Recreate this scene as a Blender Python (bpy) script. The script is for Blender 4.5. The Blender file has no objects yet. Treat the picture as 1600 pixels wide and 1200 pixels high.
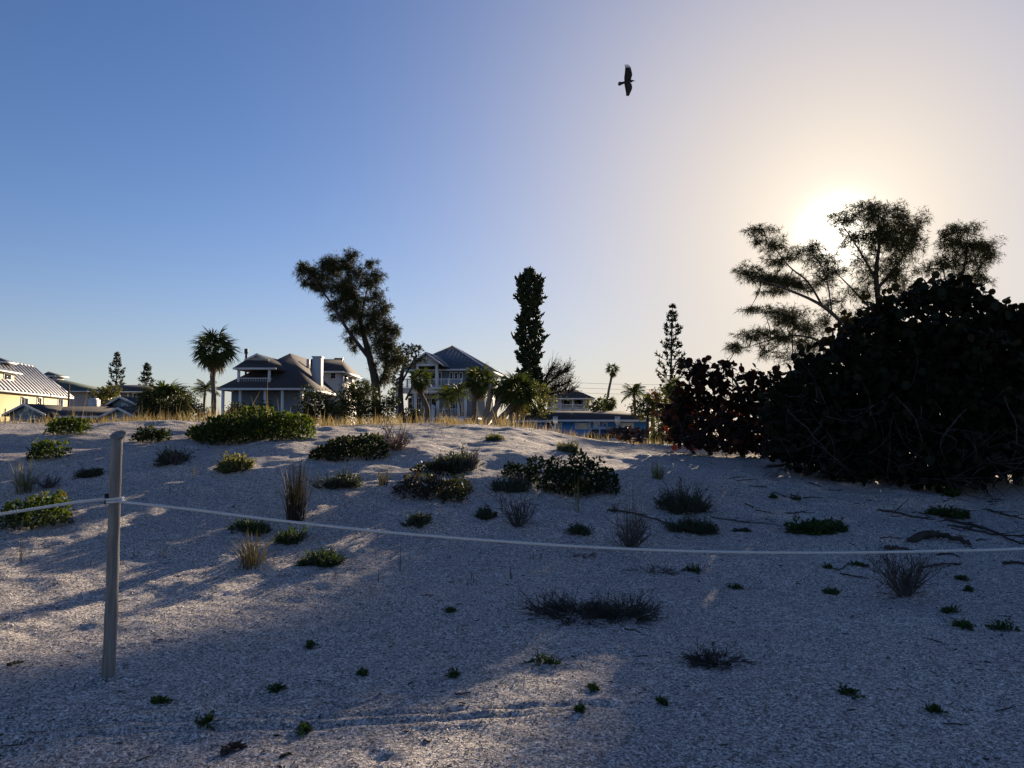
import bpy, math
import numpy as np
from mathutils import Vector, Matrix

# ------------------------------------------------------------------ camera, sky, sun, exposure
scene = bpy.context.scene
COL = scene.collection
F_PX, CX, CY = 1200.0, 800.0, 600.0          # the photograph's pixels: 1600 x 1200
CAM = np.array([0.0, 0.0, 1.6])
PITCH = math.atan(65 / 1200.0)
cam_data = bpy.data.cameras.new('camera')
cam = bpy.data.objects.new('camera', cam_data)
COL.objects.link(cam)
cam.location = CAM
cam.rotation_euler = (math.pi / 2 + PITCH, 0, 0)
cam_data.sensor_width = 36.0
cam_data.lens = 36.0 * F_PX / 1600.0
cam_data.clip_end = 5000
cam_data.clip_start = 0.05
scene.camera = cam

SUN_EL, SUN_AZ = math.radians(12.9), math.radians(23.4)     # azimuth from +Y towards +X
SUN_DIR = (math.sin(SUN_AZ) * math.cos(SUN_EL), math.cos(SUN_AZ) * math.cos(SUN_EL), math.sin(SUN_EL))
world = bpy.data.worlds.new('World')
scene.world = world
world.use_nodes = True
wn, wl = world.node_tree.nodes, world.node_tree.links
wn.clear()
w_out = wn.new('ShaderNodeOutputWorld')
sky = wn.new('ShaderNodeTexSky')
sky.sky_type = 'NISHITA'
sky.sun_disc = False
sky.sun_elevation = SUN_EL
sky.sun_rotation = SUN_AZ
sky.altitude = 0
sky.air_density = 1.0
sky.dust_density = 0.0
sky.ozone_density = 2.5
w_bg = wn.new('ShaderNodeBackground')
w_bg.inputs['Strength'].default_value = 0.0505
# white balance of the sky, and the pale haze round the low sun: a function of the angle to the sun only
wb = wn.new('ShaderNodeMixRGB'); wb.blend_type = 'MULTIPLY'; wb.inputs['Fac'].default_value = 1
wb.inputs['Color2'].default_value = (.64, .72, .98, 1)
wl.new(sky.outputs[0], wb.inputs['Color1'])
tc = wn.new('ShaderNodeTexCoord')
dot = wn.new('ShaderNodeVectorMath'); dot.operation = 'DOT_PRODUCT'
dot.inputs[1].default_value = SUN_DIR
wl.new(tc.outputs['Generated'], dot.inputs[0])
one = wn.new('ShaderNodeMath'); one.operation = 'SUBTRACT'; one.inputs[0].default_value = 1.0
wl.new(dot.outputs['Value'], one.inputs[1])
def falloff(k):
    m = wn.new('ShaderNodeMath'); m.operation = 'MULTIPLY'; m.inputs[1].default_value = -1.0 / k
    wl.new(one.outputs[0], m.inputs[0])
    e = wn.new('ShaderNodeMath'); e.operation = 'EXPONENT'
    wl.new(m.outputs[0], e.inputs[0])
    return e.outputs[0]
hz = wn.new('ShaderNodeMixRGB')
hz.inputs['Color2'].default_value = (6.9, 5.95, 4.9, 1)
sep = wn.new('ShaderNodeSeparateXYZ'); wl.new(tc.outputs['Generated'], sep.inputs[0])
hm = wn.new('ShaderNodeMath'); hm.operation = 'MULTIPLY'; hm.inputs[1].default_value = -1 / .085
wl.new(sep.outputs['Z'], hm.inputs[0])
he = wn.new('ShaderNodeMath'); he.operation = 'EXPONENT'; wl.new(hm.outputs[0], he.inputs[0])
hs = wn.new('ShaderNodeMath'); hs.operation = 'MULTIPLY'; hs.inputs[1].default_value = .75; hs.use_clamp = True
wl.new(he.outputs[0], hs.inputs[0])
hzn = wn.new('ShaderNodeMixRGB'); hzn.inputs['Color2'].default_value = (4.1, 3.9, 3.4, 1)     # low haze all round the horizon
wl.new(hs.outputs[0], hzn.inputs['Fac']); wl.new(wb.outputs[0], hzn.inputs['Color1'])
low = wn.new('ShaderNodeMath'); low.operation = 'MULTIPLY'; low.use_clamp = True
wl.new(falloff(0.26), low.inputs[0]); wl.new(he.outputs[0], low.inputs[1])
hzl = wn.new('ShaderNodeMixRGB'); hzl.inputs['Color2'].default_value = (6.9, 5.9, 4.7, 1)        # warmer towards the sun
wl.new(low.outputs[0], hzl.inputs['Fac']); wl.new(hzn.outputs[0], hzl.inputs['Color1'])
wl.new(falloff(0.066), hz.inputs['Fac']); wl.new(hzl.outputs[0], hz.inputs['Color1'])
wl.new(hz.outputs[0], w_bg.inputs['Color'])
shader = w_bg.outputs[0]
for k, strength, colr in ((0.0005, 1.0, (1, .95, .82)), (0.006, 0.10, (1, .93, .78))):
    e = falloff(k)
    m = wn.new('ShaderNodeMath'); m.operation = 'MULTIPLY'; m.inputs[1].default_value = strength
    wl.new(e, m.inputs[0])
    b = wn.new('ShaderNodeBackground'); b.inputs['Color'].default_value = (*colr, 1)
    wl.new(m.outputs[0], b.inputs['Strength'])
    add = wn.new('ShaderNodeAddShader')
    wl.new(shader, add.inputs[0]); wl.new(b.outputs[0], add.inputs[1])
    shader = add.outputs[0]
wl.new(shader, w_out.inputs['Surface'])

sun_data = bpy.data.lights.new('sun', 'SUN')
sun_data.energy = 5.0
sun_data.angle = math.radians(0.5)
sun_data.color = (1.0, 0.80, 0.58)
sun = bpy.data.objects.new('sun', sun_data)
COL.objects.link(sun)
sun.rotation_euler = Vector(SUN_DIR).to_track_quat('Z', 'Y').to_euler()
sun.location = (20, 40, 30)

scene.render.engine = 'CYCLES'
scene.view_settings.view_transform = 'Standard'
scene.view_settings.look = 'None'
scene.view_settings.gamma = 1.0
scene.view_settings.use_curve_mapping = False
scene.view_settings.exposure = 1.37

# ------------------------------------------------------------------ helpers
_c, _s = math.cos(PITCH), math.sin(PITCH)
def ray(px, py):
    xc, yc = (px - CX) / F_PX, (CY - py) / F_PX
    return np.array([xc, _c - _s * yc, _s + _c * yc])
def at(px, py, Y):
    d = ray(px, py)
    return CAM + d * (Y / d[1])

_perm = np.random.default_rng(7).random((256, 256))
def vnoise(x, y):
    x = np.asarray(x, float); y = np.asarray(y, float)
    xi = np.floor(x).astype(int); yi = np.floor(y).astype(int)
    fx = x - xi; fy = y - yi
    fx = fx * fx * (3 - 2 * fx); fy = fy * fy * (3 - 2 * fy)
    a = _perm[xi & 255, yi & 255]; b = _perm[(xi + 1) & 255, yi & 255]
    c = _perm[xi & 255, (yi + 1) & 255]; d = _perm[(xi + 1) & 255, (yi + 1) & 255]
    return (a * (1 - fx) + b * fx) * (1 - fy) + (c * (1 - fx) + d * fx) * fy - 0.5
def sstep(t):
    t = np.clip(t, 0, 1)
    return t * t * (3 - 2 * t)

_rngf = np.random.default_rng(3)
DENTS = [(x, y, r, d) for x, y, r, d in zip(_rngf.uniform(-4.5, 4.5, 24), _rngf.uniform(2.6, 6.5, 24),
                                           _rngf.uniform(.06, .13, 24), _rngf.uniform(.008, .022, 24))]
DENTS += [(-2.57, 4.84, .075, .03), (-2.50, 4.93, .05, .015)]
TRACKS = [((-3.2, 4.05), (.6, 4.55)), ((-3.0, 3.9), (.4, 4.42)), ((-1.2, 4.2), (-.5, 4.9)), ((1.3, 3.4), (2.4, 3.9))]
def ground(x, y, fine=True):
    x = np.asarray(x, float); y = np.asarray(y, float)
    A = np.interp(x, [-40, -15, -5, -1, .5, 1.8, 3.7, 7, 12, 30], [1.80, 1.70, 1.63, 1.60, 1.46, 1.28, 1.12, .9, .8, .8])
    wob = 1.6 * vnoise(x * .13 + 9, y * 0 + 3)
    z = A * sstep((y - 6.2 - wob) / 12.3)
    k = sstep((y - 20.5) / 12.0)
    z = z * (1 - k) - .25 * k
    near = 1 - sstep((y - 24) / 10)
    slope = sstep((y - 5) / 4)
    z = z + near * (.13 * slope * vnoise(x * .38, y * .38) + (.05 + .05 * slope) * vnoise(x * 1.1 + 5, y * 1.1)
                    + (.022 + .030 * slope) * vnoise(x * 2.7 + 31, y * 3.3) + .016 * vnoise(x * 7.3, y * 8.3))
    if fine:
        z = z + near * (.007 * vnoise(x * 17, y * 19) + .004 * vnoise(x * 37, y * 37))
        for dx, dy, r, dep in DENTS:
            q = (((x - dx) * .75 + (y - dy) * .3) ** 2 + ((y - dy) * .9) ** 2) / (r * r) * (1 + .8 * vnoise(x * 14, y * 14))
            z = z - dep * np.exp(-q) + .35 * dep * np.exp(-(np.sqrt(q) - 1.5) ** 2 * 4)
        for (x0, y0), (x1, y1) in TRACKS:
            t = np.clip(((x - x0) * (x1 - x0) + (y - y0) * (y1 - y0)) / ((x1 - x0) ** 2 + (y1 - y0) ** 2), 0, 1)
            q = np.hypot(x - x0 - t * (x1 - x0), y - y0 - t * (y1 - y0) - .05 * np.sin(6 * t)) / .035
            z = z - .014 * np.exp(-q * q) + .008 * np.exp(-(q - 1.8) ** 2 * 2)
    return z
_T = np.concatenate([np.arange(2.5, 12, .01), np.arange(12, 26, .02)])
def hit(px, py):
    d = ray(px, py); d = d / d[1]
    P = CAM[None] + _T[:, None] * d[None]
    below = P[:, 2] <= ground(P[:, 0], P[:, 1], False)
    i = int(np.argmax(below)) if below.any() else len(_T) - 1
    if not below.any() or _T[i] > 20:
        i = int(np.searchsorted(_T, 18.6))
    x, y = P[i, 0], P[i, 1]
    return np.array([x, y, float(ground(x, y))])

def unit(v):
    v = np.asarray(v, float)
    return v / np.maximum(np.linalg.norm(v, axis=-1, keepdims=True), 1e-9)

class MB:
    """collects vertices and faces; build() links them as one mesh object"""
    def __init__(self):
        self.v, self.f, self.n = [], [], 0
    def add(self, V, Fs):
        V = np.asarray(V, float).reshape(-1, 3)
        for F in (Fs if isinstance(Fs, list) else [Fs]):
            self.f.append(np.asarray(F, int) + self.n)
        self.v.append(V); self.n += len(V)
        return self
    def poly(self, pts):
        return self.add(pts, np.arange(len(pts))[None])
    def box(self, x0, x1, y0, y1, z0, z1):
        V = [(x, y, z) for z in (z0, z1) for y in (y0, y1) for x in (x0, x1)]
        return self.add(V, np.array([[0, 2, 3, 1], [4, 5, 7, 6], [0, 1, 5, 4], [2, 6, 7, 3], [0, 4, 6, 2], [1, 3, 7, 5]]))
    def prism(self, pts, vec):
        pts = np.asarray(pts, float); n = len(pts)
        V = np.concatenate([pts, pts + np.asarray(vec, float)])
        i = np.arange(n); j = (i + 1) % n
        return self.add(V, [i[None, ::-1], (i + n)[None], np.stack([i, j, j + n, i + n], 1)])
    def tubes(self, P, R, sides=4, cap=True):
        P = np.asarray(P, float)
        if P.ndim == 2: P = P[None]
        N, K, _ = P.shape
        R = np.broadcast_to(np.asarray(R, float), (N, K))
        T = np.empty_like(P)
        T[:, 1:-1] = P[:, 2:] - P[:, :-2]; T[:, 0] = P[:, 1] - P[:, 0]; T[:, -1] = P[:, -1] - P[:, -2]
        T = unit(T)
        ax = T.mean(1)
        ref = np.where((np.abs(ax[:, 2:3]) > .8 * np.linalg.norm(ax, axis=1, keepdims=True)), [[1., .13, 0]], [[.1, 0, 1.]])[:, None]
        A = unit(np.cross(T, ref)); B = np.cross(T, A)
        an = np.arange(sides) / sides * 2 * math.pi
        V = P[:, :, None] + R[:, :, None, None] * (np.cos(an)[None, None, :, None] * A[:, :, None] + np.sin(an)[None, None, :, None] * B[:, :, None])
        base = (np.arange(N) * K * sides)[:, None, None] + (np.arange(K - 1) * sides)[None, :, None]
        i = np.arange(sides)[None, None]; j = (i + 1) % sides
        Fq = np.stack([base + i, base + j, base + j + sides, base + i + sides], -1).reshape(-1, 4)
        Fs = [Fq]
        if cap:
            c0 = (np.arange(N) * K * sides)[:, None] + np.arange(sides)[None]
            Fs += [c0[:, ::-1], c0 + (K - 1) * sides]
        return self.add(V, Fs)
    def leaves(self, C, D, Nn, L, W, shape='diamond'):
        C = np.asarray(C, float); D = unit(D); S = unit(np.cross(D, Nn)); U = np.cross(S, D)
        L = np.broadcast_to(L, len(C))[:, None]; W = np.broadcast_to(W, len(C))[:, None]
        if shape == 'diamond':
            pts = [C, C + D * L * .5 + S * W * .5 + U * L * .06, C + D * L - U * L * .06, C + D * L * .5 - S * W * .5 + U * L * .06]
        elif shape == 'round':
            pts = [C + D * L * (.5 - .5 * math.cos(a)) + S * W * .5 * math.sin(a) + U * W * .14 * abs(math.sin(a))
                   for a in np.arange(8) / 8 * 2 * math.pi]
        k = len(pts)
        V = np.stack(pts, 1).reshape(-1, 3)
        return self.add(V, np.arange(len(C) * k).reshape(-1, k))
    def ribbons(self, P, W, side):
        """flat strips along the paths P (N,K,3), widths W (N,K), lying across the vectors side (N,3)"""
        N, K, _ = P.shape
        S = unit(side)[:, None] * np.broadcast_to(W, (N, K))[..., None] * .5
        V = np.stack([P - S, P + S], 2)
        b = (np.arange(N) * K * 2)[:, None] + (np.arange(K - 1) * 2)[None]
        return self.add(V, np.stack([b, b + 1, b + 3, b + 2], -1).reshape(-1, 4))
    def mesh(self, name, off=(0, 0, 0), smooth=False):
        me = bpy.data.meshes.new(name)
        V = np.concatenate(self.v) - np.asarray(off)
        tot = np.concatenate([np.full(len(f), f.shape[1]) for f in self.f])
        idx = np.concatenate([f.ravel() for f in self.f])
        me.vertices.add(len(V)); me.vertices.foreach_set('co', V.astype(np.float32).ravel())
        me.loops.add(len(idx)); me.loops.foreach_set('vertex_index', idx.astype(np.int32))
        me.polygons.add(len(tot))
        me.polygons.foreach_set('loop_start', np.concatenate([[0], np.cumsum(tot)[:-1]]).astype(np.int32))
        if smooth: me.polygons.foreach_set('use_smooth', np.ones(len(tot), bool))
        me.update(calc_edges=True); me.validate()
        return me
    def build(self, name, mat, parent=None, local=False, smooth=False, kind=None):
        if not self.v: return None
        root = parent
        off = np.zeros(3)
        if parent is not None and not local:
            while root.parent: root = root.parent
            off = np.array(root.location)
        o = bpy.data.objects.new(name, self.mesh(name, off, smooth))
        if mat: o.data.materials.append(M[mat])
        COL.objects.link(o)
        if parent is not None: o.parent = parent
        if kind: o['kind'] = kind
        return o

def thing(name, label, cat, loc, rot=0.0, group=None):
    o = bpy.data.objects.new(name, None)
    o.empty_display_size = .2
    COL.objects.link(o)
    o.location = loc; o.rotation_euler = (0, 0, rot)
    o['label'] = label; o['category'] = cat
    if group: o['group'] = group
    return o

# ------------------------------------------------------------------ materials
M = {}
def nodes_of(name):
    m = bpy.data.materials.new(name); m.use_nodes = True
    M[name] = m
    nt = m.node_tree
    return m, nt.nodes, nt.links, nt.nodes['Principled BSDF'], nt.nodes['Material Output']
def mat(name, col, rough=.7, var=.25, scale=6, bump=0, metal=0, stretch=None, spec=.3):
    m, n, l, p, out = nodes_of(name)
    co = n.new('ShaderNodeTexCoord'); mp = n.new('ShaderNodeMapping')
    if stretch: mp.inputs['Scale'].default_value = stretch
    l.new(co.outputs['Object'], mp.inputs['Vector'])
    t = n.new('ShaderNodeTexNoise'); t.inputs['Scale'].default_value = scale; t.inputs['Detail'].default_value = 6
    l.new(mp.outputs[0], t.inputs['Vector'])
    r = n.new('ShaderNodeValToRGB')
    r.color_ramp.elements[0].position = .3; r.color_ramp.elements[1].position = .7
    r.color_ramp.elements[0].color = (*[c * (1 - var) for c in col], 1)
    r.color_ramp.elements[1].color = (*[min(1, c * (1 + var)) for c in col], 1)
    l.new(t.outputs['Fac'], r.inputs['Fac']); l.new(r.outputs['Color'], p.inputs['Base Color'])
    p.inputs['Roughness'].default_value = rough; p.inputs['Metallic'].default_value = metal
    p.inputs['Specular IOR Level'].default_value = spec
    if bump:
        b = n.new('ShaderNodeBump'); b.inputs['Strength'].default_value = .6; b.inputs['Distance'].default_value = bump
        l.new(t.outputs['Fac'], b.inputs['Height']); l.new(b.outputs[0], p.inputs['Normal'])
    return m
def leaf_mat(name, cols, trans=.35, rough=.6, tcol=None, spec=.12):
    """foliage: colour varies from leaf to leaf, some light passes through"""
    m, n, l, p, out = nodes_of(name)
    g = n.new('ShaderNodeNewGeometry')
    r = n.new('ShaderNodeValToRGB')
    while len(r.color_ramp.elements) < len(cols): r.color_ramp.elements.new(.5)
    for i, c in enumerate(cols):
        r.color_ramp.elements[i].position = i / max(1, len(cols) - 1)
        r.color_ramp.elements[i].color = (*c, 1)
    l.new(g.outputs['Random Per Island'], r.inputs['Fac'])
    l.new(r.outputs['Color'], p.inputs['Base Color'])
    p.inputs['Roughness'].default_value = rough
    p.inputs['Specular IOR Level'].default_value = spec
    tr = n.new('ShaderNodeBsdfTranslucent')
    mx = n.new('ShaderNodeMixRGB'); mx.blend_type = 'MULTIPLY'; mx.inputs['Fac'].default_value = 1
    mx.inputs['Color2'].default_value = (*(tcol or (1.5, 1.5, .6)), 1)
    l.new(r.outputs['Color'], mx.inputs['Color1']); l.new(mx.outputs[0], tr.inputs['Color'])
    ms = n.new('ShaderNodeMixShader'); ms.inputs['Fac'].default_value = trans
    l.new(p.outputs[0], ms.inputs[1]); l.new(tr.outputs[0], ms.inputs[2]); l.new(ms.outputs[0], out.inputs['Surface'])
    return m

def sand_material():
    m, n, l, p, out = nodes_of('sand')
    co = n.new('ShaderNodeTexCoord')
    def noise(sc, det=4, rough=.6):
        t = n.new('ShaderNodeTexNoise'); t.inputs['Scale'].default_value = sc
        t.inputs['Detail'].default_value = det; t.inputs['Roughness'].default_value = rough
        l.new(co.outputs['Object'], t.inputs['Vector']); return t
    def vor(sc):
        t = n.new('ShaderNodeTexVoronoi'); t.inputs['Scale'].default_value = sc
        l.new(co.outputs['Object'], t.inputs['Vector']); return t
    big = noise(.5, 5); mid = noise(9, 6, .7)
    shells = vor(74)
    # broad tone
    r0 = n.new('ShaderNodeValToRGB')
    r0.color_ramp.elements[0].position = .3; r0.color_ramp.elements[1].position = .72
    r0.color_ramp.elements[0].color = (.66, .61, .565, 1); r0.color_ramp.elements[1].color = (.80, .745, .69, 1)
    l.new(big.outputs['Fac'], r0.inputs['Fac'])
    # shell bits: each cell its own tone
    bw = n.new('ShaderNodeSeparateColor'); l.new(shells.outputs['Color'], bw.inputs[0])
    r1 = n.new('ShaderNodeValToRGB')
    for i, (pos, c) in enumerate(((0, .25), (.30, .72), (.70, 1.0), (1, 1.2))):
        if i > 1: r1.color_ramp.elements.new(pos)
        r1.color_ramp.elements[i].position = pos; r1.color_ramp.elements[i].color = (c, c, c, 1)
    l.new(bw.outputs[0], r1.inputs['Fac'])
    mx = n.new('ShaderNodeMixRGB'); mx.blend_type = 'MULTIPLY'; mx.inputs['Fac'].default_value = .85
    l.new(r0.outputs['Color'], mx.inputs['Color1']); l.new(r1.outputs['Color'], mx.inputs['Color2'])
    r2 = n.new('ShaderNodeValToRGB')
    r2.color_ramp.elements[0].position = .28; r2.color_ramp.elements[1].position = .6
    r2.color_ramp.elements[0].color = (.55, .55, .56, 1); r2.color_ramp.elements[1].color = (1.08, 1.06, 1.04, 1)
    l.new(mid.outputs['Fac'], r2.inputs['Fac'])
    mx2 = n.new('ShaderNodeMixRGB'); mx2.blend_type = 'MULTIPLY'; mx2.inputs['Fac'].default_value = .7
    l.new(mx.outputs[0], mx2.inputs['Color1']); l.new(r2.outputs['Color'], mx2.inputs['Color2'])
    l.new(mx2.outputs[0], p.inputs['Base Color'])
    p.inputs['Roughness'].default_value = .9; p.inputs['Specular IOR Level'].default_value = .2
    pits = vor(150)
    sp = n.new('ShaderNodeSeparateColor'); l.new(pits.outputs['Color'], sp.inputs[0])
    r3 = n.new('ShaderNodeValToRGB')
    r3.color_ramp.elements[0].position = .12; r3.color_ramp.elements[1].position = .3
    r3.color_ramp.elements[0].color = (.22, .22, .24, 1); r3.color_ramp.elements[1].color = (1, 1, 1, 1)
    l.new(sp.outputs[2], r3.inputs['Fac'])
    mx3 = n.new('ShaderNodeMixRGB'); mx3.blend_type = 'MULTIPLY'; mx3.inputs['Fac'].default_value = .9
    l.new(mx2.outputs[0], mx3.inputs['Color1']); l.new(r3.outputs['Color'], mx3.inputs['Color2'])
    speck = noise(48, 4, .8)
    r4 = n.new('ShaderNodeValToRGB')
    r4.color_ramp.elements[0].position = .40; r4.color_ramp.elements[1].position = .58
    r4.color_ramp.elements[0].color = (.30, .30, .31, 1); r4.color_ramp.elements[1].color = (1.2, 1.19, 1.18, 1)
    l.new(speck.outputs['Fac'], r4.inputs['Fac'])
    mx4 = n.new('ShaderNodeMixRGB'); mx4.blend_type = 'MULTIPLY'; mx4.inputs['Fac'].default_value = .9
    l.new(mx3.outputs[0], mx4.inputs['Color1']); l.new(r4.outputs['Color'], mx4.inputs['Color2'])
    l.new(mx4.outputs[0], p.inputs['Base Color'])
    b1 = n.new('ShaderNodeBump'); b1.inputs['Strength'].default_value = 1; b1.inputs['Distance'].default_value = .03
    l.new(bw.outputs[1], b1.inputs['Height'])
    b2 = n.new('ShaderNodeBump'); b2.inputs['Strength'].default_value = 1; b2.inputs['Distance'].default_value = .03
    l.new(mid.outputs['Fac'], b2.inputs['Height']); l.new(b1.outputs[0], b2.inputs['Normal'])
    l.new(b2.outputs[0], p.inputs['Normal'])
sand_material()
mat('post_wood', (.21, .19, .165), .8, .35, 5, .004, stretch=(9, 9, .7))
mat('rope', (.66, .64, .60), .85, .2, 160, .002)
mat('black_clip', (.02, .02, .02), .5)
mat('bark', (.042, .035, .03), .9, .4, 7, .02, stretch=(3, 3, .6))
mat('palm_bark', (.11, .09, .07), .9, .4, 5, .02, stretch=(.6, .6, 6))
mat('pale_bark', (.17, .145, .12), .9, .35, 5, .02, stretch=(1, 1, 3))
mat('dry_twig', (.10, .085, .075), .85, .4, 12)
mat('thicket_twig', (.05, .043, .042), .9, .4, 12)
mat('dark_twig', (.06, .05, .044), .9, .5, 12)
mat('red_twig', (.17, .115, .085), .85, .4, 12)
mat('driftwood', (.13, .115, .105), .85, .45, 9, .004)
mat('dark_wood', (.045, .037, .03), .85, .4, 9, .004)
mat('rock', (.30, .29, .27), .9, .3, 30, .003)
mat('shell', (.75, .72, .66), .6, .1, 30)
mat('feather', (.012, .012, .014), .55, .3, 20)
mat('yellow_wall', (.46, .40, .20), .75, .06, 2, .003, stretch=(.2, .2, 12))
mat('white_trim', (.58, .58, .57), .6, .05, 3)
mat('shingle', (.055, .050, .048), .85, .3, 9, .01, stretch=(1, 1, 3))
mat('green_shingle', (.075, .105, .085), .85, .25, 9, .01)
mat('metal_roof', (.42, .43, .45), .38, .08, 2, metal=.6)
mat('metal_seam', (.60, .60, .60), .5, .05, 2, metal=.1)
mat('navy_metal', (.035, .04, .065), .6, .1, 2, spec=.2)
mat('slate_metal', (.10, .115, .135), .5, .12, 2, metal=.2)
mat('grey_siding', (.26, .28, .30), .75, .07, 3, .004, stretch=(.2, .2, 14))
mat('white_siding', (.46, .46, .45), .75, .07, 3, .004, stretch=(.2, .2, 14))
mat('bluegrey_siding', (.20, .255, .28), .75, .08, 3, .004, stretch=(.2, .2, 14))
mat('pale_blue_siding', (.17, .205, .245), .75, .08, 3, .004, stretch=(14, 14, .2))
mat('beige_wall', (.46, .40, .35), .75, .08, 3)
mat('dark_wall', (.16, .155, .15), .75, .08, 3)
mat('bright_blue_wall', (.045, .20, .46), .7, .07, 3)
mat('pale_door', (.55, .53, .47), .7, .06, 3)
mat('blind', (.60, .56, .44), .6, .1, 4)
mat('glass', (.018, .022, .028), .06, .1, 2, spec=.6)
mat('rubber', (.02, .02, .02), .8)
mat('silver_paint', (.5, .51, .52), .3, .04, 2, metal=.5)
mat('white_paint', (.66, .67, .68), .3, .04, 2)
mat('chrome', (.55, .55, .55), .2, .03, 2, metal=1)
mat('lamp_lens', (.45, .1, .08), .25, .1, 3)
mat('dark_metal', (.05, .05, .055), .6, .2, 5)
mat('flower', (.75, .48, .04), .6, .15, 30)
mat('flower_eye', (.12, .05, .02), .8)
leaf_mat('vine_leaf', [(.026, .044, .012), (.042, .066, .016), (.075, .095, .024)], .42)
leaf_mat('dark_vine_leaf', [(.014, .024, .010), (.024, .036, .013), (.035, .048, .015)], .3)
leaf_mat('dead_leaf', [(.03, .022, .016), (.06, .042, .03), (.09, .065, .045)], .2)
leaf_mat('herb_leaf', [(.032, .050, .030), (.046, .068, .038), (.066, .085, .052)], .25)
leaf_mat('green_herb_leaf', [(.024, .050, .018), (.036, .072, .022), (.055, .088, .028)], .3)
leaf_mat('dry_grass', [(.16, .125, .06), (.24, .19, .09), (.30, .25, .13)], .4, tcol=(1.2, 1.1, .8))
leaf_mat('green_grass', [(.07, .085, .035), (.12, .125, .05), (.18, .16, .075)], .35)
leaf_mat('pale_grass', [(.09, .085, .05), (.14, .13, .08), (.20, .18, .11)], .3)
leaf_mat('sheaf_grass', [(.02, .018, .015), (.035, .03, .024), (.06, .05, .036)], .12)
leaf_mat('dark_grass', [(.045, .04, .03), (.07, .06, .045), (.10, .085, .06)], .25)
leaf_mat('casuarina_leaf', [(.026, .032, .014), (.042, .05, .02), (.06, .06, .026)], .22, tcol=(1.3, 1.1, .6))
leaf_mat('pine_leaf', [(.018, .030, .014), (.028, .042, .018), (.036, .05, .02)], .1)
leaf_mat('palm_leaf', [(.03, .045, .014), (.05, .07, .022), (.075, .09, .03)], .28)
leaf_mat('dry_palm_leaf', [(.08, .055, .03), (.12, .085, .05), (.15, .11, .065)], .25)
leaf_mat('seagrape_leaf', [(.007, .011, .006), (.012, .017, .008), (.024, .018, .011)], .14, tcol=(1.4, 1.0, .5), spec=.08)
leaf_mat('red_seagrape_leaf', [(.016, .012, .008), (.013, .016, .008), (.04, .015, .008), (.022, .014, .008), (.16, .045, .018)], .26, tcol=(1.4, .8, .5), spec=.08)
leaf_mat('orange_leaf', [(.16, .06, .035), (.24, .10, .06), (.07, .06, .025), (.10, .045, .025)], .4, tcol=(1.3, .9, .7))
leaf_mat('bush_leaf', [(.018, .026, .011), (.03, .04, .016), (.05, .06, .022)], .2)
leaf_mat('olive_leaf', [(.04, .045, .016), (.075, .08, .026), (.11, .10, .035)], .35)

# ------------------------------------------------------------------ the ground: one sheet from the beach to the horizon
def axis(segs):
    out = [segs[0][0]]
    for a, b, s0, s1 in segs:
        p = a
        while p < b - 1e-6:
            f = (p - a) / (b - a)
            p = min(b, p + s0 * (1 - f) + s1 * f)
            out.append(p)
    return np.array(out)
gx = axis([(-900, -60, 120, 20), (-60, -17, 6, .5), (-17, -6, .3, .055), (-6, 6, .04, .04), (6, 14, .055, .25), (14, 60, .5, 6), (60, 900, 20, 120)])
gy = axis([(-40, 1.5, 6, .2), (1.5, 8, .028, .04), (8, 14, .04, .055), (14, 21, .06, .08), (21, 34, .2, .7), (34, 140, 3, 12), (140, 2500, 40, 300)])
GX, GY = np.meshgrid(gx, gy)
GZ = ground(GX, GY)
nxg, nyg = len(gx), len(gy)
ii = (np.arange(nyg - 1)[:, None] * nxg + np.arange(nxg - 1)[None]).ravel()
gm = MB().add(np.stack([GX, GY, GZ], -1).reshape(-1, 3), np.stack([ii, ii + 1, ii + nxg + 1, ii + nxg], 1))
sand = gm.build('sand_dune', 'sand', smooth=True)
sand['kind'] = 'structure'

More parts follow.
